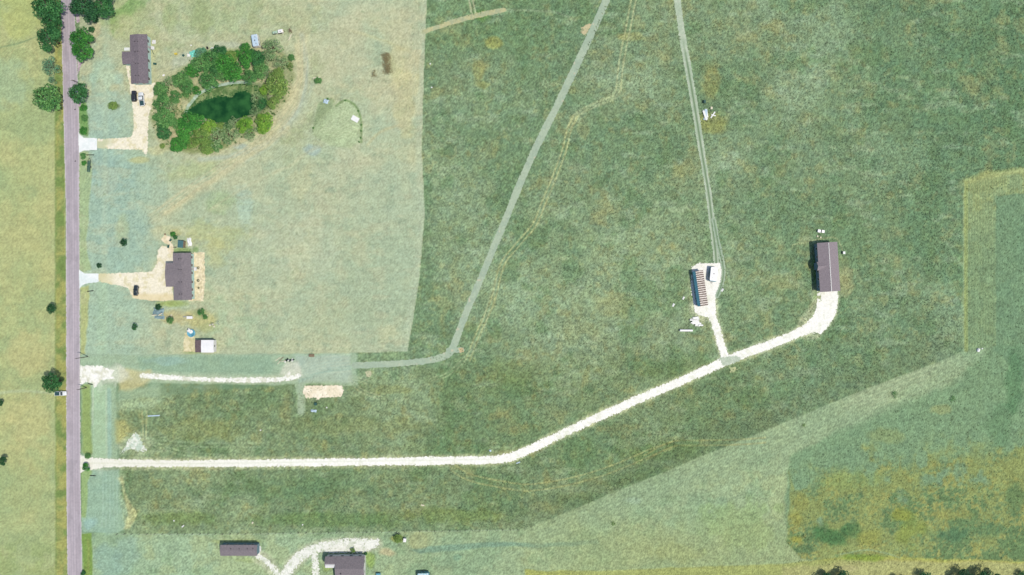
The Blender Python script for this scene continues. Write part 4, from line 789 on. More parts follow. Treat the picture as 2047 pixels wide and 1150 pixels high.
# second house
W_, L_ = 7.2, 18.6
tB, rB = house('house', 'grey roofed house with a wide west wing, on pale gravel east of the road', 'house', 364.5, 553, W_, L_, 3.0, .16, M['shingle2'], M['siding'], 1.0, wings=((9.5, 7.2, .145, 'x', (-2.95, .8)),))
vents(rB, [(dx - .5, (553 - y) * .198) for y in (518, 539.5, 564, 588) for dx in (-.5, .5)], .16, W_, 3.0)
for u in (7.6, 4.4, 1.4, -2.2, -5.2, -7.6): add_window(tB, 'e', u, 1.0, 1.2, 1.7, W_ / 2 - .35, L_ / 2 - .35)
add_window(tB, 'e', 3.0, .95, 2.0, 1.15, W_ / 2 - .35, L_ / 2 - .35, 'door', 'door')
mb = MB(); mb.box((W_ / 2 + .3, 3.0, .3), (1.0, 1.4, .6)); part('steps', mb, M['trim'], tB)
# mobile home at the bottom
tC, rC = house('mobile_home', 'narrow grey roofed mobile home at the bottom edge, left of the L shaped house', 'mobile home', 477.3, 1100.5, 4.3, 14.6, 2.9, .2, M['shingle2'], M['siding_d'], 0, over=.2, axis='x')
for u in (-5, -1.5, 2, 5): add_window(tC, 'n', u, 1.0, .9, 1.7, 7.1, 2.15 - .2)
for u in (-4, 0, 4): add_window(tC, 's', u, 1.0, .9, 1.7, 7.1, 2.15 - .2)
for u, v_ in ((-3, .2), (0.4, .2), (3.6, .2), (5.8, .2)): vents(rC, [(u, v_ + .6)], .0, 4.3, 3.2, .2)
# L shaped house cut by the bottom edge
x, y = P(690, 1133, 3.0); tD = thing('house', 'L shaped house with dark north slope and light south slope cut by the bottom edge', 'house', (x, y, 0), 0)
w = MB(); rf = MB(); hw = 4.1
w.prism([(-hw * 2.2 + .4, -.05), (hw - .4, -.05), (hw - .4, 3.0), (0, 4.9), (-hw * 2.2 + .4, 1.2 + 1.5)], -3.3, 7.4, 'x')
rf.prism([(-hw * 2.2, 2.75), (0, 5.1), (hw, 3.0), (hw, 2.86), (0, 4.96), (-hw * 2.2, 2.61)], -3.6, 7.75, 'x')
w.prism([(-.1, -.05), (hw - .5, -.05), (hw - .5, 3.0), (.9, 4.2), (-.1, 3.9)], -7.6, -3.3, 'x'); rf.prism([(.4, 3.9), (1.9, 4.1), (hw - .1, 3.0), (hw - .1, 2.86), (1.9, 3.96), (.4, 3.76)], -7.9, -3.61, 'x')
part('wall', w, M['siding_w'], tD); rD = part('roof', rf, M['shingle2'], tD)
for u in (-6, -1.5, 2, 5.5): add_window(tD, 'n', u, 1.2, 1.1, 1.7, 7.4, hw - .4)
for v_ in (1.5, -2.5): add_window(tD, 'e', v_, 1.2, 1.1, 1.7, 7.4, hw)
vents(rD, [(-1.2, -2)], 0, 8.2, 4.75, .25)
# barn house on the east side
W_, L_ = 8.2, 19.4
tE, rE = house('barn', 'large mauve roofed barn with a ridge line at the end of the long white drive', 'barn', 1656.6, 533.8, 8.0, 19.4, 3.3, .28, M['shingle3'], M['siding_d'], 3.6, wings=((3.4, 4.6, .6, 'x', (-2.3, .55)),))
mb = MB(); rg = random.Random(3)
for k in range(48): mb.box((0 + rg.uniform(-.05, .05), -9.5 + k * .4, 3.3 + .28 * 4.0 + .02), (.22, .3, .07), 0)
part('ridge_cap', mb, M['metal'], rE)
for u in (7.5, 4.2, -1.5, -4.6, -7.6): add_window(tE, 'w', u, .9, 1.1, 1.8, 3.65, 9.35)
for u in (5, -4.5): add_window(tE, 'e', u, 1.0, 1.1, 1.8, 3.65, 9.35)
add_window(tE, 's', 0, 2.8, 2.5, 1.35, 3.65, 9.35, 'door', 'door')
# open barn with rusty sheets
mR, nt, b = nodes('rusty_corrugated_sheets'); tc = N(nt, 'ShaderNodeTexCoord'); sx3 = N(nt, 'ShaderNodeSeparateXYZ'); nt.links.new(tc.outputs['Object'], sx3.inputs[0])
nz = N(nt, 'ShaderNodeTexNoise'); nz.inputs['Scale'].default_value = 1.6; nz.inputs['Detail'].default_value = 6; nt.links.new(tc.outputs['Object'], nz.inputs['Vector'])
ad = N(nt, 'ShaderNodeMath', operation='MULTIPLY_ADD'); nt.links.new(nz.outputs[0], ad.inputs[0]); ad.inputs[1].default_value = .55; nt.links.new(sx3.outputs[1], ad.inputs[2])
fr = N(nt, 'ShaderNodeMath', operation='PINGPONG'); nt.links.new(ad.outputs[0], fr.inputs[0]); fr.inputs[1].default_value = .43
rp = N(nt, 'ShaderNodeValToRGB'); nt.links.new(fr.outputs[0], rp.inputs[0])
rp.color_ramp.elements[0].position = .10; rp.color_ramp.elements[0].color = (*alb((232, 226, 218)), 1); rp.color_ramp.elements[1].position = .2; rp.color_ramp.elements[1].color = (*alb((132, 112, 98)), 1)
e_ = rp.color_ramp.elements.new(.34); e_.color = (*alb((104, 90, 80)), 1)
nt.links.new(rp.outputs[0], b.inputs['Base Color']); b.inputs['Roughness'].default_value = .7; b.inputs['Metallic'].default_value = .1
M['teal_sheet'] = mat('teal_painted_sheet', (104, 168, 186), (84, 146, 166), 1.4, .6)
x, y = P(1403, 576.5, 3.6); tF = thing('barn', 'narrow barn with rusty striped roof and teal west side on the white yard', 'barn', (x, y, -.75), math.radians(8.3))
w = MB(); w.prism([(-2.05, .6), (1.5, .6), (1.5, 3.3), (-1.2, 3.55), (-2.05, 2.65), (-2.05, .6)], -6.75, 6.75, 'y'); part('wall', w, M['siding_d'], tF)
rf = MB(); rf.prism([(-1.35, 3.8), (1.8, 3.45), (1.8, 3.35), (-1.35, 3.7)], -7.0, 7.0, 'y')
for k in range(17): rf.box((.22, -6.9 + k * .86, 3.64), (3.1, .07, .05), 0, 0, math.atan2(.35, 3.15))
part('roof', rf, mR, tF)
rf = MB(); rf.prism([(-2.25, 2.8), (-1.36, 3.78), (-1.36, 3.68), (-2.25, 2.7)], -7.0, 7.0, 'y'); part('side_roof', rf, M['teal_sheet'], tF)
mb = MB()
for k in range(6):
    mb.cyl((-2.12, -6.6 + k * 2.64, .6), (-2.12, -6.6 + k * 2.64, 2.7), .07)
part('posts', mb, M['pole'], tF)
add_window(tF, 's', 0, 1.6, 2.2, 1.15, 1.5, 6.75, 'door', 'door')
# white roofed shed with dark lean-to
x, y = P(414.5, 692.5, 2.8); tG = thing('shed', 'shed with a bright white roof and a dark roofed west end', 'shed', (x, y, 0), 0)
w = MB(); w.prism([(-2.3, -.05), (2.3, -.05), (2.3, 2.6), (0, 2.85), (-2.3, 2.6)], -2.3, 2.3, 'x'); w.prism([(-2.3, -.05), (2.3, -.05), (2.3, 2.3), (-2.3, 2.3)], -4.5, -2.3, 'x'); part('wall', w, M['siding_w'], tG)
rf = MB(); gable(rf, 4.95, 4.95, 2.72, .1, .08, 'x'); part('roof', rf, M['whitep'], tG)
M['mottled'] = mat('mottled_dark_shingles', (84, 70, 78), (128, 112, 112), 3.5, .95)
rf = MB(); gable(rf, 4.9, 2.45, 2.5, .06, .08, 'x', (-3.71, 0)); part('porch_roof', rf, M['mottled'], tG)
add_window(tG, 'w', 0, 1.6, 1.9, 1.05, 4.5, 2.3, 'door', 'door'); add_window(tG, 'e', 0, .8, .8, 1.6, 2.3, 2.3)
# teal coop
M['teal_roof'] = mat('dark_teal_sheet', (76, 118, 122), (62, 104, 110), 2, .5)
x, y = P(361, 488, 1.8); tH = thing('shed', 'small shed with dark teal roof north of the second house', 'shed', (x, y, 0), math.radians(-4))
w = MB(); w.box((0, 0, .85), (2.2, 2.6, 1.7)); part('wall', w, M['wood'], tH); rf = MB(); rf.prism([(-1.1, 1.9), (1.1, 1.72), (1.1, 1.66), (-1.1, 1.84)], -1.45, 1.35, 'y'); part('roof', rf, M['teal_roof'], tH)
mb = MB(); mb.cyl((1.22, -1.3, 0), (1.22, -1.3, 2), .05).cyl((1.22, 1.2, 0), (1.22, 1.2, 2), .05).box((1.22, -.05, 2.0), (.1, 2.6, .08)); part('frame', mb, M['wood'], tH); mb = MB(); mb.box((0, -1.31, .8), (.8, .04, 1.4)); part('door', mb, M['teal_roof'], tH)

# ---------------------------------------------------------------- vehicles
def wheel(parent, x, y, r=.34, w=.24):
    mb = MB(); mb.cyl((x, y - w / 2, r), (x, y + w / 2, r), r, n=18); o = part('wheel', mb, M['dark'], parent, True)
    s = 1 if y > 0 else -1; m2 = MB(); m2.cyl((x, y + s * (w / 2 - .01), r), (x, y + s * (w / 2 + .015), r), r * .6, n=14); part('rim', m2, M['metal'], o)
def car(label, name, px, py, heading, L, W, Ht, paint, kind, cat):
    x, y = P(px, py, Ht * .6); t = thing(name, label, cat, (x, y, 0.02), math.radians(heading)); hw = W / 2; a = L / 2
    mb = MB(); mb.loft([(.28, -a + .12, a - .15, hw - .08), (.42, -a, a, hw - .02), (.72, -a, a, hw), (.92, -a + .04, a - .05, hw - .03), (1.0, -a + .12, a - .18, hw - .12)], p=7)
    part('body', mb, paint, t, True)
    if kind == 'pickup': c0, c1 = -a + 2.15, a - 1.35
    elif kind == 'suv': c0, c1 = -a + .15, a - 1.3
    else: c0, c1 = -a + .75, a - 1.35
    g = MB(); g.loft([(.96, c0, c1, hw - .1), (Ht - .12, c0 + (.12 if kind != 'sedan' else .5), c1 - .62, hw - .24)], p=8); part('windows', g, M['glass'], t, True)
    r = MB(); r.loft([(Ht - .13, c0 + (.1 if kind != 'sedan' else .48), c1 - .6, hw - .22), (Ht - .04, c0 + (.16 if kind != 'sedan' else .55), c1 - .66, hw - .27), (Ht, c0 + .35 + (0 if kind != 'sedan' else .4), c1 - .85, hw - .4)], p=7)
    part('roof', r, paint, t, True)
    pl = MB()
    for s in (-1, 1):
        for u0, u1 in ((c1 - .03, c1 - .6), (c0 + .05, c0 + (.13 if kind != 'sedan' else .5)), ((c0 + c1) / 2, (c0 + c1) / 2 - .05)): pl.cyl((u0, s * (hw - .1), .97), (u1, s * (hw - .225), Ht - .1), .045, n=6)
    part('pillars', pl, paint, t)
    for s in (-1, 1):
        wheel(t, a - .85, s * (hw - .1)); wheel(t, -a + .9, s * (hw - .1))
        h = MB(); h.loft([(.62, a - .22, a + .015, .2), (.8, a - .26, a, .2)]); h.v = [(vx, vy + s * (hw - .32), vz) for vx, vy, vz in h.v]; part('headlight', h, M['whitep'], t)
        h = MB(); h.box((-a + .02, s * (hw - .2), .78), (.08, .22, .16)); part('taillight', h, RED, t)
        h = MB(); h.box((c1 - .45, s * (hw + .08), 1.02), (.12, .2, .14)); part('mirror', h, paint, t)
    if kind == 'pickup':
        bd = MB(); bd.box((-a + 1.1, 0, 1.02), (1.9, W - .34, .05)); part('bed_cover', bd, M['bedcover'], t)
        rl = MB()
        for s in (-1, 1): rl.box((-a + 1.1, s * (hw - .11), 1.03), (2.0, .09, .12))
        rl.box((-a + .1, 0, 1.03), (.09, W - .2, .12)); part('bed_rail', rl, paint, t)
    if kind == 'suv':
        rl = MB()
        for s in (-1, 1): rl.cyl((c0 + .3, s * (hw - .36), Ht + .03), (c1 - 1.1, s * (hw - .36), Ht + .03), .03, n=6)
        part('roof_rack', rl, M['vent'], t)
    return t
RED = mat('red_lens', (150, 30, 28), None, 2, .3); M['bedcover'] = mat('dark_teal_cover', (44, 82, 88), (34, 70, 76), 2, .7)
black = mat('black_paint', (52, 50, 54), (40, 39, 43), 1.5, .3, spec=.6); black2 = mat('dark_green_black_paint', (48, 58, 58), (34, 42, 44), 1.5, .3, spec=.6)
carwhite = mat('white_car_paint', (236, 242, 246), (228, 236, 242), 1.5, .3, spec=.6)
car('black SUV parked on the driveway left of the white pickup', 'car', 267.2, 192, 92, 4.4, 1.9, 1.7, black, 'suv', 'car')
car('white pickup with a dark bed cover parked beside the black SUV', 'pickup_truck', 282.2, 198, 98, 5.5, 2.0, 1.75, carwhite, 'pickup', 'truck')
car('black car parked alone on the gravel of the second house', 'car', 271.2, 581, 87, 4.1, 1.75, 1.45, black2, 'sedan', 'car')
car('white pickup pulling up to the road beside the dark round tree', 'pickup_truck', 120.5, 787, 2, 4.6, 1.8, 1.65, carwhite, 'pickup', 'truck')

def trailer(label, px, py, heading, L, W, Ht, bodym, roofm, tongue=1.2, ndots=3, name='travel_trailer', cat='trailer'):
    x, y = P(px, py, Ht); t = thing(name, label, cat, (x, y, 0), math.radians(heading)); a = L / 2; hw = W / 2
    mb = MB(); mb.loft([(.5, -a + .05, a - .25, hw - .02), (.9, -a, a, hw), (Ht - .25, -a, a - .1, hw), (Ht - .08, -a + .05, a - .3, hw - .05)], p=12); part('body', mb, bodym, t, False)
    r = MB(); r.loft([(Ht - .085, -a + .03, a - .28, hw - .03), (Ht, -a + .15, a - .45, hw - .15)], p=12); ro = part('roof', r, roofm, t)
    for k in range(ndots):
        v_ = MB(); v_.box((-a + L * (k + .8) / (ndots + .8), -.25 + .3 * (k % 2), Ht + .05), (.4, .4, .14)); part('vent', v_, M['vent'] if k % 2 else M['metal'], ro)
    wheel(t, -.4, hw - .1); wheel(t, -.4, -hw + .1)
    tg = MB(); tg.cyl((a - .1, .5, .55), (a + tongue, 0, .5), .05).cyl((a - .1, -.5, .55), (a + tongue, 0, .5), .05); part('hitch', tg, M['vent'], t)
    for s in (-1, 1):
        for u in (-.32 * L, .05 * L): 
            p_ = MB(); p_.box((u, s * (hw + .005), Ht * .62), (.9, .03, .55)); part('window', p_, M['glass'], t)
    d = MB(); d.box((.3 * L, -hw - .005, Ht * .5), (.7, .03, Ht * .6)); part('door', d, M['trim'], t); return t
trailer('long white camper trailer on the north edge of the grove', 509.3, 80, 99, 4.9, 2.45, 2.6, M['whitep'], M['blue_junk'], .8)
trailer('white roofed trailer with teal west side parked on the white yard beside the rusty barn', 1427, 548.5, -96, 5.8, 2.9, 2.1, M['teal_sheet'], M['whitep'], .8)
trailer('green sided half of the old camper north of the grove', 549.5, 64.5, 12, 2.1, 1.0, 1.2, mat('pale_green_panel', (176, 206, 180), None, 2), mat('pale_green_roof', (186, 214, 190), (160, 196, 170), 2), .6, 1, 'utility_trailer')
trailer('white box trailer joined to the green sided one north of the grove', 560.5, 62, 12, 2.2, 1.35, 1.4, M['pale_wood'], M['whitep'], .3, 1, 'utility_trailer')
trailer('blue and white trailer cut by the bottom edge', 846, 1152, 2, 4.6, 2.2, 2.3, M['teal_sheet'], mat('blue_white_roof', (150, 205, 215), (236, 242, 244), 1.2, .5), .5)
# flat trailer by the road
x, y = P(177.5, 332, .6); t = thing('flatbed_trailer', 'dark green flat trailer standing in the grass by the road below the first apron', 'trailer', (x, y, 0), math.radians(87))
M['dkgreen'] = mat('dark_green_steel', (48, 96, 88), (36, 78, 72), 2, .6)
mb = MB()
for k in range(9): mb.box((-2.1 + k * .5, 0, .6), (.36, 1.2, .06))
part('deck', mb, M['dkgreen'], t); mb = MB()
for s in (-.5, .5): mb.box((0, s, .5), (4.7, .1, .12))
mb.cyl((2.3, .5, .5), (3.2, 0, .45), .05).cyl((2.3, -.5, .5), (3.2, 0, .45), .05); part('frame', mb, M['dark'], t)
wheel(t, -.3, .62, .3, .18); wheel(t, -.3, -.62, .3, .18)

# ---------------------------------------------------------------- poles, pipes, fence
def pole(px, py, label, h=7.6, arm=True):
    x, y = P(px, py); t = thing('utility_pole', label, 'utility pole', (x, y, 0), 0, 'utility poles beside the road')
    mb = MB(); mb.cyl((0, 0, -.2), (0, 0, h), .17, .12, 12); part('post', mb, M['pole'], t)
    if arm:
        mb = MB(); mb.box((0, 0, h - .5), (1.8, .12, .14)); cr = part('crossarm', mb, M['pole'], t)
        for u in (-.8, -.3, .3, .8):
            m2 = MB(); m2.cyl((u, 0, h - .43), (u, 0, h - .2), .05, .03, 8); part('insulator', m2, M['metal'], cr)
pole(171, 173, 'northern utility pole leaning over the road beside the dark tree', 8.0); pole(176, 713, 'middle utility pole just above the white gravel fan', 7.2); pole(173, 775, 'southern utility pole just below the white gravel fan', 5.4)
for px, py, a, L, l in ((181, 310, 0, 3.0, 'thin dark culvert pipe in the grass below the first concrete apron'), (181, 582, 8, 2.4, 'thin dark culvert pipe in the grass below the second concrete apron'), (186, 951, -4, 2.2, 'thin dark culvert pipe below the entrance of the long white drive'), (181, 768, -12, 1.8, 'thin dark culvert pipe below the white gravel fan')):
    mb = MB(); mb.cyl((-L / 2, 0, .12), (L / 2, 0, .12), .16, n=12); solo('culvert_pipe', mb, M['dark'], l, 'pipe', (*P(px, py), 0), math.radians(a), 'culvert pipes beside the road')
x, y = P(235, 1066); t = thing('wire_fence', 'wire fence on dark posts between the dark pasture and the mown southern strip', 'fence', (x, y, 0))
fp = [(235 + i * 15.1, np.interp(235 + i * 15.1, [235, 450, 700, 1050], [1067, 1067, 1064, 1058])) for i in range(54)]
proto = None
for px, py in fp:
    X, Y = P(px, py)
    if proto is None:
        mb = MB(); mb.cyl((0, 0, -.1), (0, 0, 1.25), .09, .07, 8); proto = part('post', mb, M['pole'], t); o = proto
    else: o = proto.copy(); col.objects.link(o); o.parent = t
    o.location = (X - x, Y - y, 0)
mb = MB()
for z in (.4, .8, 1.15):
    for i in range(0, 53, 4):
        a = P(*fp[i]); b2 = P(*fp[min(i + 4, 53)]); mb.cyl((a[0] - x, a[1] - y, z), (b2[0] - x, b2[1] - y, z), .008, n=4)
part('wire', mb, M['metal'], t)

# ---------------------------------------------------------------- loose things lying about
def board(px, py, l, w, ang, mt, label, name='board', cat='board', th=.08, z=.06, group=None, tilt=0):
    mb = MB(); mb.box((0, 0, 0), (l * S, w * S, th), 0, tilt); mb.box((l * S * .1, 0, -th * .75), (l * S * .7, w * S * .6, th * .5), 0, tilt)
    return solo(name, mb, mt, label, cat, (*P(px, py), z + th), math.radians(-ang), group)
def tank(px, py, l, r, ang, mt, label, name='tank', cat='tank'):
    mb = MB(); a = l * S / 2; n = 16; rr = r * S
    for x0, x1, r0, r1 in ((-a - rr * .3, -a, rr * .5, rr), (-a, a, rr, rr), (a, a + rr * .3, rr, rr * .5)): mb.cyl((x0, 0, rr + .05), (x1, 0, rr + .05), r0, r1, n)
    for u in (-a * .6, a * .6): mb.box((u, 0, .08), (.3, rr * 1.6, .16))
    return solo(name, mb, mt, label, cat, (*P(px, py), 0), math.radians(-ang), smooth=False)
def crate(px, py, w, d, h, mt, label, ang=0, name='box', cat='box', lidm=None, group=None):
    t = thing(name, label, cat, (*P(px, py, h), 0), math.radians(-ang), group)
    mb = MB(); mb.box((0, 0, h / 2 - .03), (w, d, h - .06)); part('body', mb, mt, t); mb = MB(); mb.box((0, 0, h - .02), (w + .1, d + .1, .07)); mb.box((0, 0, h + .035), (w * .35, d * .2, .05)); part('lid', mb, lidm or mt, t); return t
def sheet_cloth(px, py, w, d, ang, h, mt, label, name='tarp', cat='tarp', seed=1):
    n = 14; mb = MB(); vs = []; 
    for j in range(n + 1):
        for i in range(n + 1):
            u, v = i / n * 2 - 1, j / n * 2 - 1; e = max(0, 1 - max(abs(u), abs(v)) ** 3)
            ed = 1 + .12 * math.sin(5 * u + seed) * math.cos(4 * v + seed * 2)
            vs.append((u * w / 2 * ed, v * d / 2 * (1 + .1 * math.sin(6 * u + 2 * seed)), .03 + e * h * (.55 + .45 * math.sin(seed * 3 + u * 4.3 + math.sin(v * 5 + seed)) * math.cos(v * 3.7 + seed))))
    mb.add(vs, [(j * (n + 1) + i, j * (n + 1) + i + 1, (j + 1) * (n + 1) + i + 1, (j + 1) * (n + 1) + i) for j in range(n) for i in range(n)])
    return solo(name, mb, mt, label, cat, (*P(px, py), 0), math.radians(-ang), smooth=True)
board(308, 831.2, 24, 2.2, -3, M['blue_junk'], 'long thin white plank lying in the grass above the chalk patch', 'plank', 'plank', .12)
tank(1371, 660.5, 25, 2.3, 0, M['whitep'], 'long white pipe lying in the pasture southwest of the rusty barn', 'pipe', 'pipe')
board(580, 75, 13, 1.8, -66, M['pale_wood'], 'pale plank lying on its own right of the old campers', 'plank', 'plank', .1)
board(562, 66, 9, 1.4, 25, M['pale_wood'], 'pale plank leaning at the small white box trailer', 'plank', 'plank', .1, .3)
brush(580.5, 62.5, .9, .8, 40, M['wood'], 'small brown twig heap above the lone pale plank', 0, 'twig_heap', 'twigs')
board(366, 1052, 6, 2, -40, M['white_junk'], 'short white board near the left end of the wire fence', 'board', 'board'); board(845, 1010, 7, 2.4, 15, M['pale_wood'], 'short pale board in the lower pasture', 'board', 'board')
board(1036, 925, 8, 1.8, -20, M['blue_junk'], 'short pale board just below the bend of the long white drive', 'board', 'board'); board(634, 157, 15, 1.6, -8, M['pale_wood'], 'pale plank on the low green bush right of the grove', 'plank', 'plank', .08, .9)
rs = random.Random(9)
for k in range(11):
    board(1394 + rs.uniform(-8, 8), 642 + rs.uniform(-11, 11), rs.uniform(9, 17), rs.uniform(2, 4.5), rs.uniform(-14, 14), M['white_junk'], 'white board in the scattered heap south of the rusty barn', 'board', 'board', .06, .03 + k * .07, 'white boards heaped south of the rusty barn')
for k in range(7):
    board(1409 + rs.uniform(-3, 3), 233 + rs.uniform(-8, 8), rs.uniform(10, 20), rs.uniform(2.5, 5), rs.uniform(70, 115), M['blue_junk'] if k % 3 else M['white_junk'], 'pale blue sheet in the heap beside the eastern dirt track', 'metal_sheet', 'sheet', .05, .03 + k * .06, 'pale sheets heaped beside the eastern dirt track')
board(1425, 230, 15, 2.4, -55, M['white_junk'], 'longer arm of the white crossed boards right of the pale blue heap', 'board', 'board'); board(1426, 231, 9, 2.2, 15, M['white_junk'], 'shorter arm of the white crossed boards right of the pale blue heap', 'board', 'board', z=.16)
crate(1422.6, 216, .7, .9, .5, M['pale_wood'], 'small yellowish box above the white crossed boards'); crate(1409, 203, .7, 1.1, .9, M['dkgreen'], 'small dark box above the pale blue sheet heap')
for px, py, s_, l in ((1638, 462, 1.05, 'left one of the white pair of tank lids north of the mauve barn'), (1645.7, 463, 1.0, 'right one of the white pair of tank lids north of the mauve barn')):
    crate(px, py, s_, s_, .7, M['whitep'], l, 10, 'tank_box', 'box', group='white boxes north of the mauve barn')
crate(1634.5, 472.5, .5, .5, .3, M['pale_wood'], 'tiny pale box between the white pair and the mauve barn, left one', 0, group='tiny boxes by the mauve barn'); crate(1640.8, 474.8, .5, .5, .3, M['pale_wood'], 'tiny pale box between the white pair and the mauve barn, right one', 0, group='tiny boxes by the mauve barn')
crate(1687.6, 505.5, .8, .9, .9, M['metal'], 'grey utility box right of the mauve barn', 0, 'utility_box', 'box')
crate(809, 1080.5, 1.0, 1.3, 1.2, M['whitep'], 'small white box beside the olive bush at the bottom', 3, 'well_box', 'box')
crate(378.5, 635, 2.1, .95, .9, M['whitep'], 'white box trailer top south of the second house', 0, 'storage_box', 'box')
board(370, 633.5, 6, 1.4, 0, M['metal'], 'thin grey bar at the left end of the white storage box', 'bar', 'bar', .06, .3)
crate(622.5, 711, 2.0, 1.0, .6, M['wood'], 'small brown crate at the top of the grey dirt lot', 0, 'crate', 'crate'); crate(630.5, 808, .9, 1.0, .8, M['dkgreen'], 'small dark green bin below the sandy pad', 20, 'bin', 'bin')
sheet_cloth(627, 821.5, 2.3, 1.0, 5, .5, M['blue_junk'], 'pale grey lump of sheeting below the sandy pad', seed=2)
crate(653, 815, .35, .35, .3, M['whitep'], 'tiny white cube below the right half of the sandy pad')
for px, py, mt, l in ((521, 860, 'white_junk', 'white stone in the pasture below the sandy pad'), (505, 1045, 'pale_wood', 'yellowish stone just above the wire fence'), (980, 901, 'blue_junk', 'pale stone above the bend of the long white drive'), (860, 128, 'white_junk', 'tiny white stone at the edge of the dark pasture, upper one'), (863, 175, 'white_junk', 'tiny white stone at the edge of the dark pasture, lower one'),
        (1955, 700, 'white_junk', 'white rock at the corner of the pale band'), (1963, 697, 'white_junk', 'smaller white rock at the corner of the pale band'), (382, 91, 'white_junk', 'tiny white stone above the turquoise tarp'), (414, 631, 'pale_wood', 'tiny pale stone right of the loose green bush'), (342.7, 630, 'pale_wood', 'tiny pale stone right of the grey tarp heap'),
        (424.5, 98, 'white_junk', 'white bag on the north edge of the grove'), (605, 1049 - 0, 'white_junk', 'tiny white stone above the middle of the wire fence'), (348, 1041, 'white_junk', 'tiny white stone above the left part of the wire fence')):
    mb = MB(); r_ = {1955: .8, 424.5: .7, 505: .45, 980: .5}.get(px, .32); rr = random.Random(int(px))
    mb.loft([(0, -r_, r_ * .9, r_ * .8), (r_ * .5, -r_ * .95, r_, r_ * .75), (r_ * .85, -r_ * .5, r_ * .4, r_ * .4)], n=9, p=2.5); solo('stone' if px != 424.5 else 'bag', mb, M[mt], l, 'stone' if px != 424.5 else 'bag', (*P(px, py), 0), rr.uniform(0, 6), 'pale stones in the grass' if px != 424.5 else None)
# north edge of the grove
M['turq'] = mat('turquoise_tarp', (110, 220, 196), (150, 244, 232), 1.6, .5); sheet_cloth(389, 107, 3.6, 2.6, -20, 1.2, M['turq'], 'crumpled turquoise tarp at the upper left corner of the grove', seed=4)
sheet_cloth(377, 110.5, 1.1, 1.2, 0, .5, M['white_junk'], 'small white bag heap left of the turquoise tarp', 'bag_heap', 'bag', 3)
tank(415.2, 96.6, 4, 1.7, 80, M['dark'], 'black drum lying on the north edge of the grove', 'drum', 'drum')
crate(366, 110.7, .6, .8, .5, M['dkgreen'], 'small dark box left of the turquoise tarp', 30); M['yel'] = mat('yellow_plastic', (226, 206, 84), None, 2, .5); crate(351, 107.5, .6, 1.0, .5, M['yel'], 'yellow toy box in the yard right of the first house', 80, 'toy_box', 'box')
sheet_cloth(307.5, 84, 1.5, 1.5, 0, .3, M['siding_w'], 'pale rubble right of the north end of the first house', 'rubble', 'rubble', 5); crate(327, 150.6, .5, .8, .3, M['whitep'], 'tiny white box between the first house and the grove', 60)
mb = MB(); pts = [P(298, 92), P(303, 98), P(306, 106), P(308, 109)]
for a, b2 in zip(pts[:-1], pts[1:]): mb.cyl((a[0] - pts[0][0], a[1] - pts[0][1], .06), (b2[0] - pts[0][0], b2[1] - pts[0][1], .06), .11, n=8)
solo('hose', mb, M['dkgreen'], 'thick dark green hose trailing from the east wall of the first house', 'hose', (*pts[0], 0))
crate(309, 127.5, 1.1, .7, .5, M['dkgreen'], 'dark green bin right of the first house', 10, 'bin', 'bin')
# mound top
sheet_cloth(651.7, 203, 2.0, 1.7, 20, .7, M['blue_junk'], 'pale grey sheet at the top of the weedy slope', seed=6); board(710.6, 238.6, 15, 10, 30, M['white_junk'], 'white panel lying on the right side of the grassy mound', 'panel', 'panel', .1, .45)
# yard of the second house
M['grey_tarp'] = mat('grey_blue_tarp', (140, 168, 172), (118, 146, 154), 1.2, .6); sheet_cloth(317, 623, 4.2, 2.9, 5, .9, M['grey_tarp'], 'wide grey blue tarp heap southwest of the second house', seed=7)
sheet_cloth(319, 634.5, 4.0, 1.3, 4, .35, M['grey_tarp'], 'low grey sheet along the bottom of the tarp heap', seed=8)
board(311, 630, 9, 1.8, -4, M['pale_wood'], 'left white strip on the tarp heap', 'plank', 'plank', .08, 1.1, 'white strips on the tarp heap'); board(323.5, 628.5, 9, 1.8, -28, M['pale_wood'], 'right slanting white strip on the tarp heap', 'plank', 'plank', .08, 1.1, 'white strips on the tarp heap')
t = thing('paddling_pool', 'round blue pool on the sandy corner above the white roofed shed', 'pool', (*P(383, 666), 0)); mb = MB(); n = 28
prof = [(1.55, 0), (1.62, .35), (1.55, .62), (1.42, .64), (1.38, .35), (1.36, .1)]
vs = [(r_ * math.cos(2 * math.pi * i / n), r_ * math.sin(2 * math.pi * i / n), z_) for r_, z_ in prof for i in range(n)]
mb.add(vs, [(k * n + i, k * n + (i + 1) % n, (k + 1) * n + (i + 1) % n, (k + 1) * n + i) for k in range(5) for i in range(n)]); part('wall', mb, mat('blue_vinyl', (96, 168, 200), (130, 196, 220), 1.5, .4), t, True)
mb = MB(); mb.cyl((0, 0, .4), (0, 0, .42), 1.4, n=28); part('water', mb, mat('pool_water', (120, 190, 215), (80, 140, 160), .9, .1), t)
sheet_cloth(381, 662, 2.2, 1.4, 30, .35, M['white_junk'], 'pale cloth hanging over the blue pool', seed=9).location.z = .55
sheet_cloth(376.5, 660, 1.0, 1.4, 20, .6, M['dkgreen'], 'dark green cover at the upper left rim of the blue pool', seed=10)
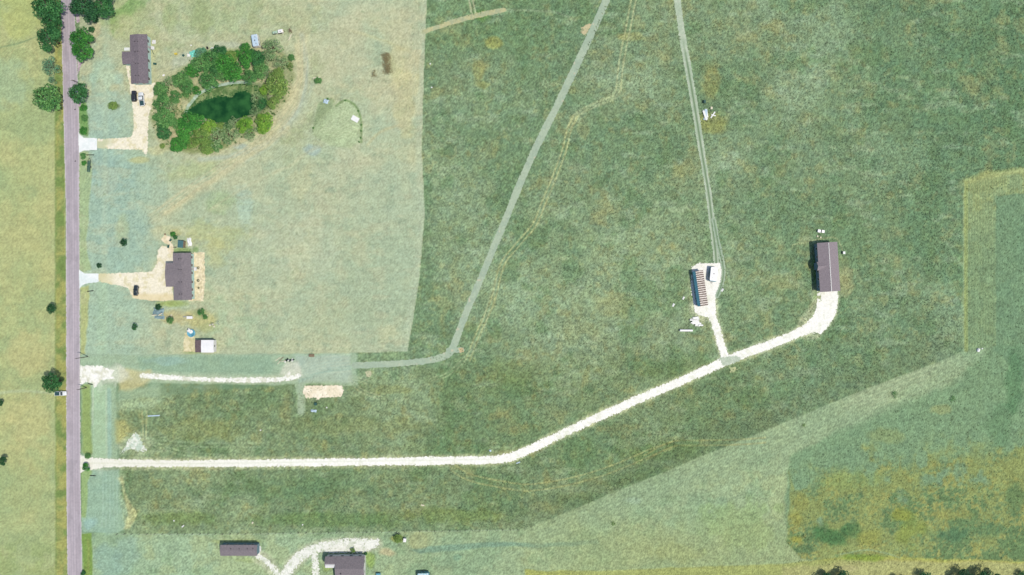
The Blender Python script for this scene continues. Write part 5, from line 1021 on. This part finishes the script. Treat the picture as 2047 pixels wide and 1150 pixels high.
for px, py, l in ((396.4, 535.7, 'upper tyre ring in the sandy strip behind the second house'), (396.4, 561, 'middle tyre ring in the sandy strip behind the second house'), (397.2, 575.6, 'lower, smallest tyre ring in the sandy strip behind the second house')):
    t = thing('planter', l, 'planter', (*P(px, py), 0), 0, 'ring planters behind the second house'); mb = MB(); n = 16
    prof = [(.5, 0), (.56, .1), (.5, .22), (.36, .22), (.32, .1)]; k_ = .75 if py > 570 else 1
    mb.add([(r_ * k_ * math.cos(2 * math.pi * i / n), r_ * k_ * math.sin(2 * math.pi * i / n), z_) for r_, z_ in prof for i in range(n)], [(k * n + i, k * n + (i + 1) % n, (k + 1) * n + (i + 1) % n, (k + 1) * n + i) for k in range(4) for i in range(n)]); part('ring', mb, mat('old_tyre', (96, 104, 92), None, 3), t, True)
    mb = MB()
    for k in range(14): a = k * 2.4; mb.cyl((0, 0, .05), (.28 * math.cos(a), .28 * math.sin(a), .4), .02, .005, 4)
    part('plant', mb, LEAF['mid'], t)
sheet_cloth(378.7, 484, 1.7, 3.2, -8, .5, M['white_junk'], 'white plastic sheet right of the teal roofed shed', seed=12)
crate(329.6, 468.5, .5, .5, .4, M['wood'], 'tiny dark crate above the sandy mound'); crate(340.3, 480.3, .5, .9, .5, M['dkgreen'], 'dark green bin on the right of the sandy mound', 40, 'bin', 'bin'); crate(336, 493, .5, 1.1, .5, M['dkgreen'], 'narrow dark green bin below the sandy mound', 15, 'bin', 'bin')
crate(354, 474.5, .4, .4, .35, M['whitep'], 'tiny white box right of the two green bushes'); board(350, 494.5, 7, 1.4, 0, M['dark'], 'dark bar left of the foot of the teal roofed shed', 'bar', 'bar', .1, .1)
t = thing('swing_frame', 'pale tubular frame standing right of the white storage box', 'frame', (*P(432, 647), 0), .2); mb = MB()
for u in (-1.2, 1.2): mb.cyl((u, -.8, 0), (u, 0, 1.9), .05).cyl((u, .8, 0), (u, 0, 1.9), .05)
part('legs', mb, M['metal'], t); mb = MB(); mb.cyl((-1.4, 0, 1.92), (1.4, 0, 1.92), .06); part('crossbar', mb, M['metal'], t)
for k, (px, py) in enumerate(((419.5, 650.5), (425, 649), (428, 653))): crate(px, py, .55, .5, .35, M['pale_wood'], ('left', 'middle', 'right')[k] + ' one of three tiny pale boxes by the tubular frame', k * 25, group='tiny pale boxes by the tubular frame')
# junk where the upper white drive ends
mt = mat('dark_scrap', (50, 74, 70), (28, 42, 40), 2, .7)
for k in range(8):
    sheet_cloth(570 + k * 2.4, 721.5 + rs.uniform(-2.5, 2.5), rs.uniform(.5, 1.1), rs.uniform(.5, 1.2), rs.uniform(0, 90), rs.uniform(.4, 1.0), mt if k % 3 else M['white_junk'], 'crumpled scrap in the heap at the end of the upper white drive' if k % 3 else 'pale crumpled scrap in the dark heap at the end of the upper white drive', 'scrap', 'scrap', k + 20)['group'] = 'scrap heaped at the end of the upper white drive'
for k, (px, py, a, l) in enumerate(((556, 718, -35, 13), (560, 722, -50, 16), (563, 718, -48, 12), (567, 722, -15, 9))):
    board(px, py, l, 1.2, a, M['pale_wood'] if k != 2 else M['wood'], 'thin pale batten beside the dark scrap heap' if k != 2 else 'thin brown batten beside the dark scrap heap', 'batten', 'plank', .06, .05 + k * .05, 'battens beside the dark scrap heap')
for px, py, l in ((1346, 610, 'white curl of plastic, left one west of the rusty barn'), (1366, 596, 'white curl of plastic, right one west of the rusty barn'), (1444, 580, 'white plastic scrap right of the track beside the rusty barn')): sheet_cloth(px, py, .8, 1.3, 30, .25, M['white_junk'], l, 'plastic_scrap', 'scrap', int(px))
crate(756, 1150, 1.6, 1.2, 1.0, M['teal_sheet'], 'teal box cut by the bottom edge right of the L shaped house', 0, 'storage_box', 'box')
for px, py, l in ((150, 219, 'small dark patch of rubber on the road, upper one'), (150.5, 322.5, 'small dark patch of rubber on the road, lower one')):
    mb = MB(); mb.box((0, 0, .03), (.45, .35, .05), .4); mb.box((.2, .1, .05), (.3, .2, .04), 1); solo('tyre_scrap', mb, M['dark'], l, 'debris', (*P(px, py), .03), 0, 'scraps on the road')
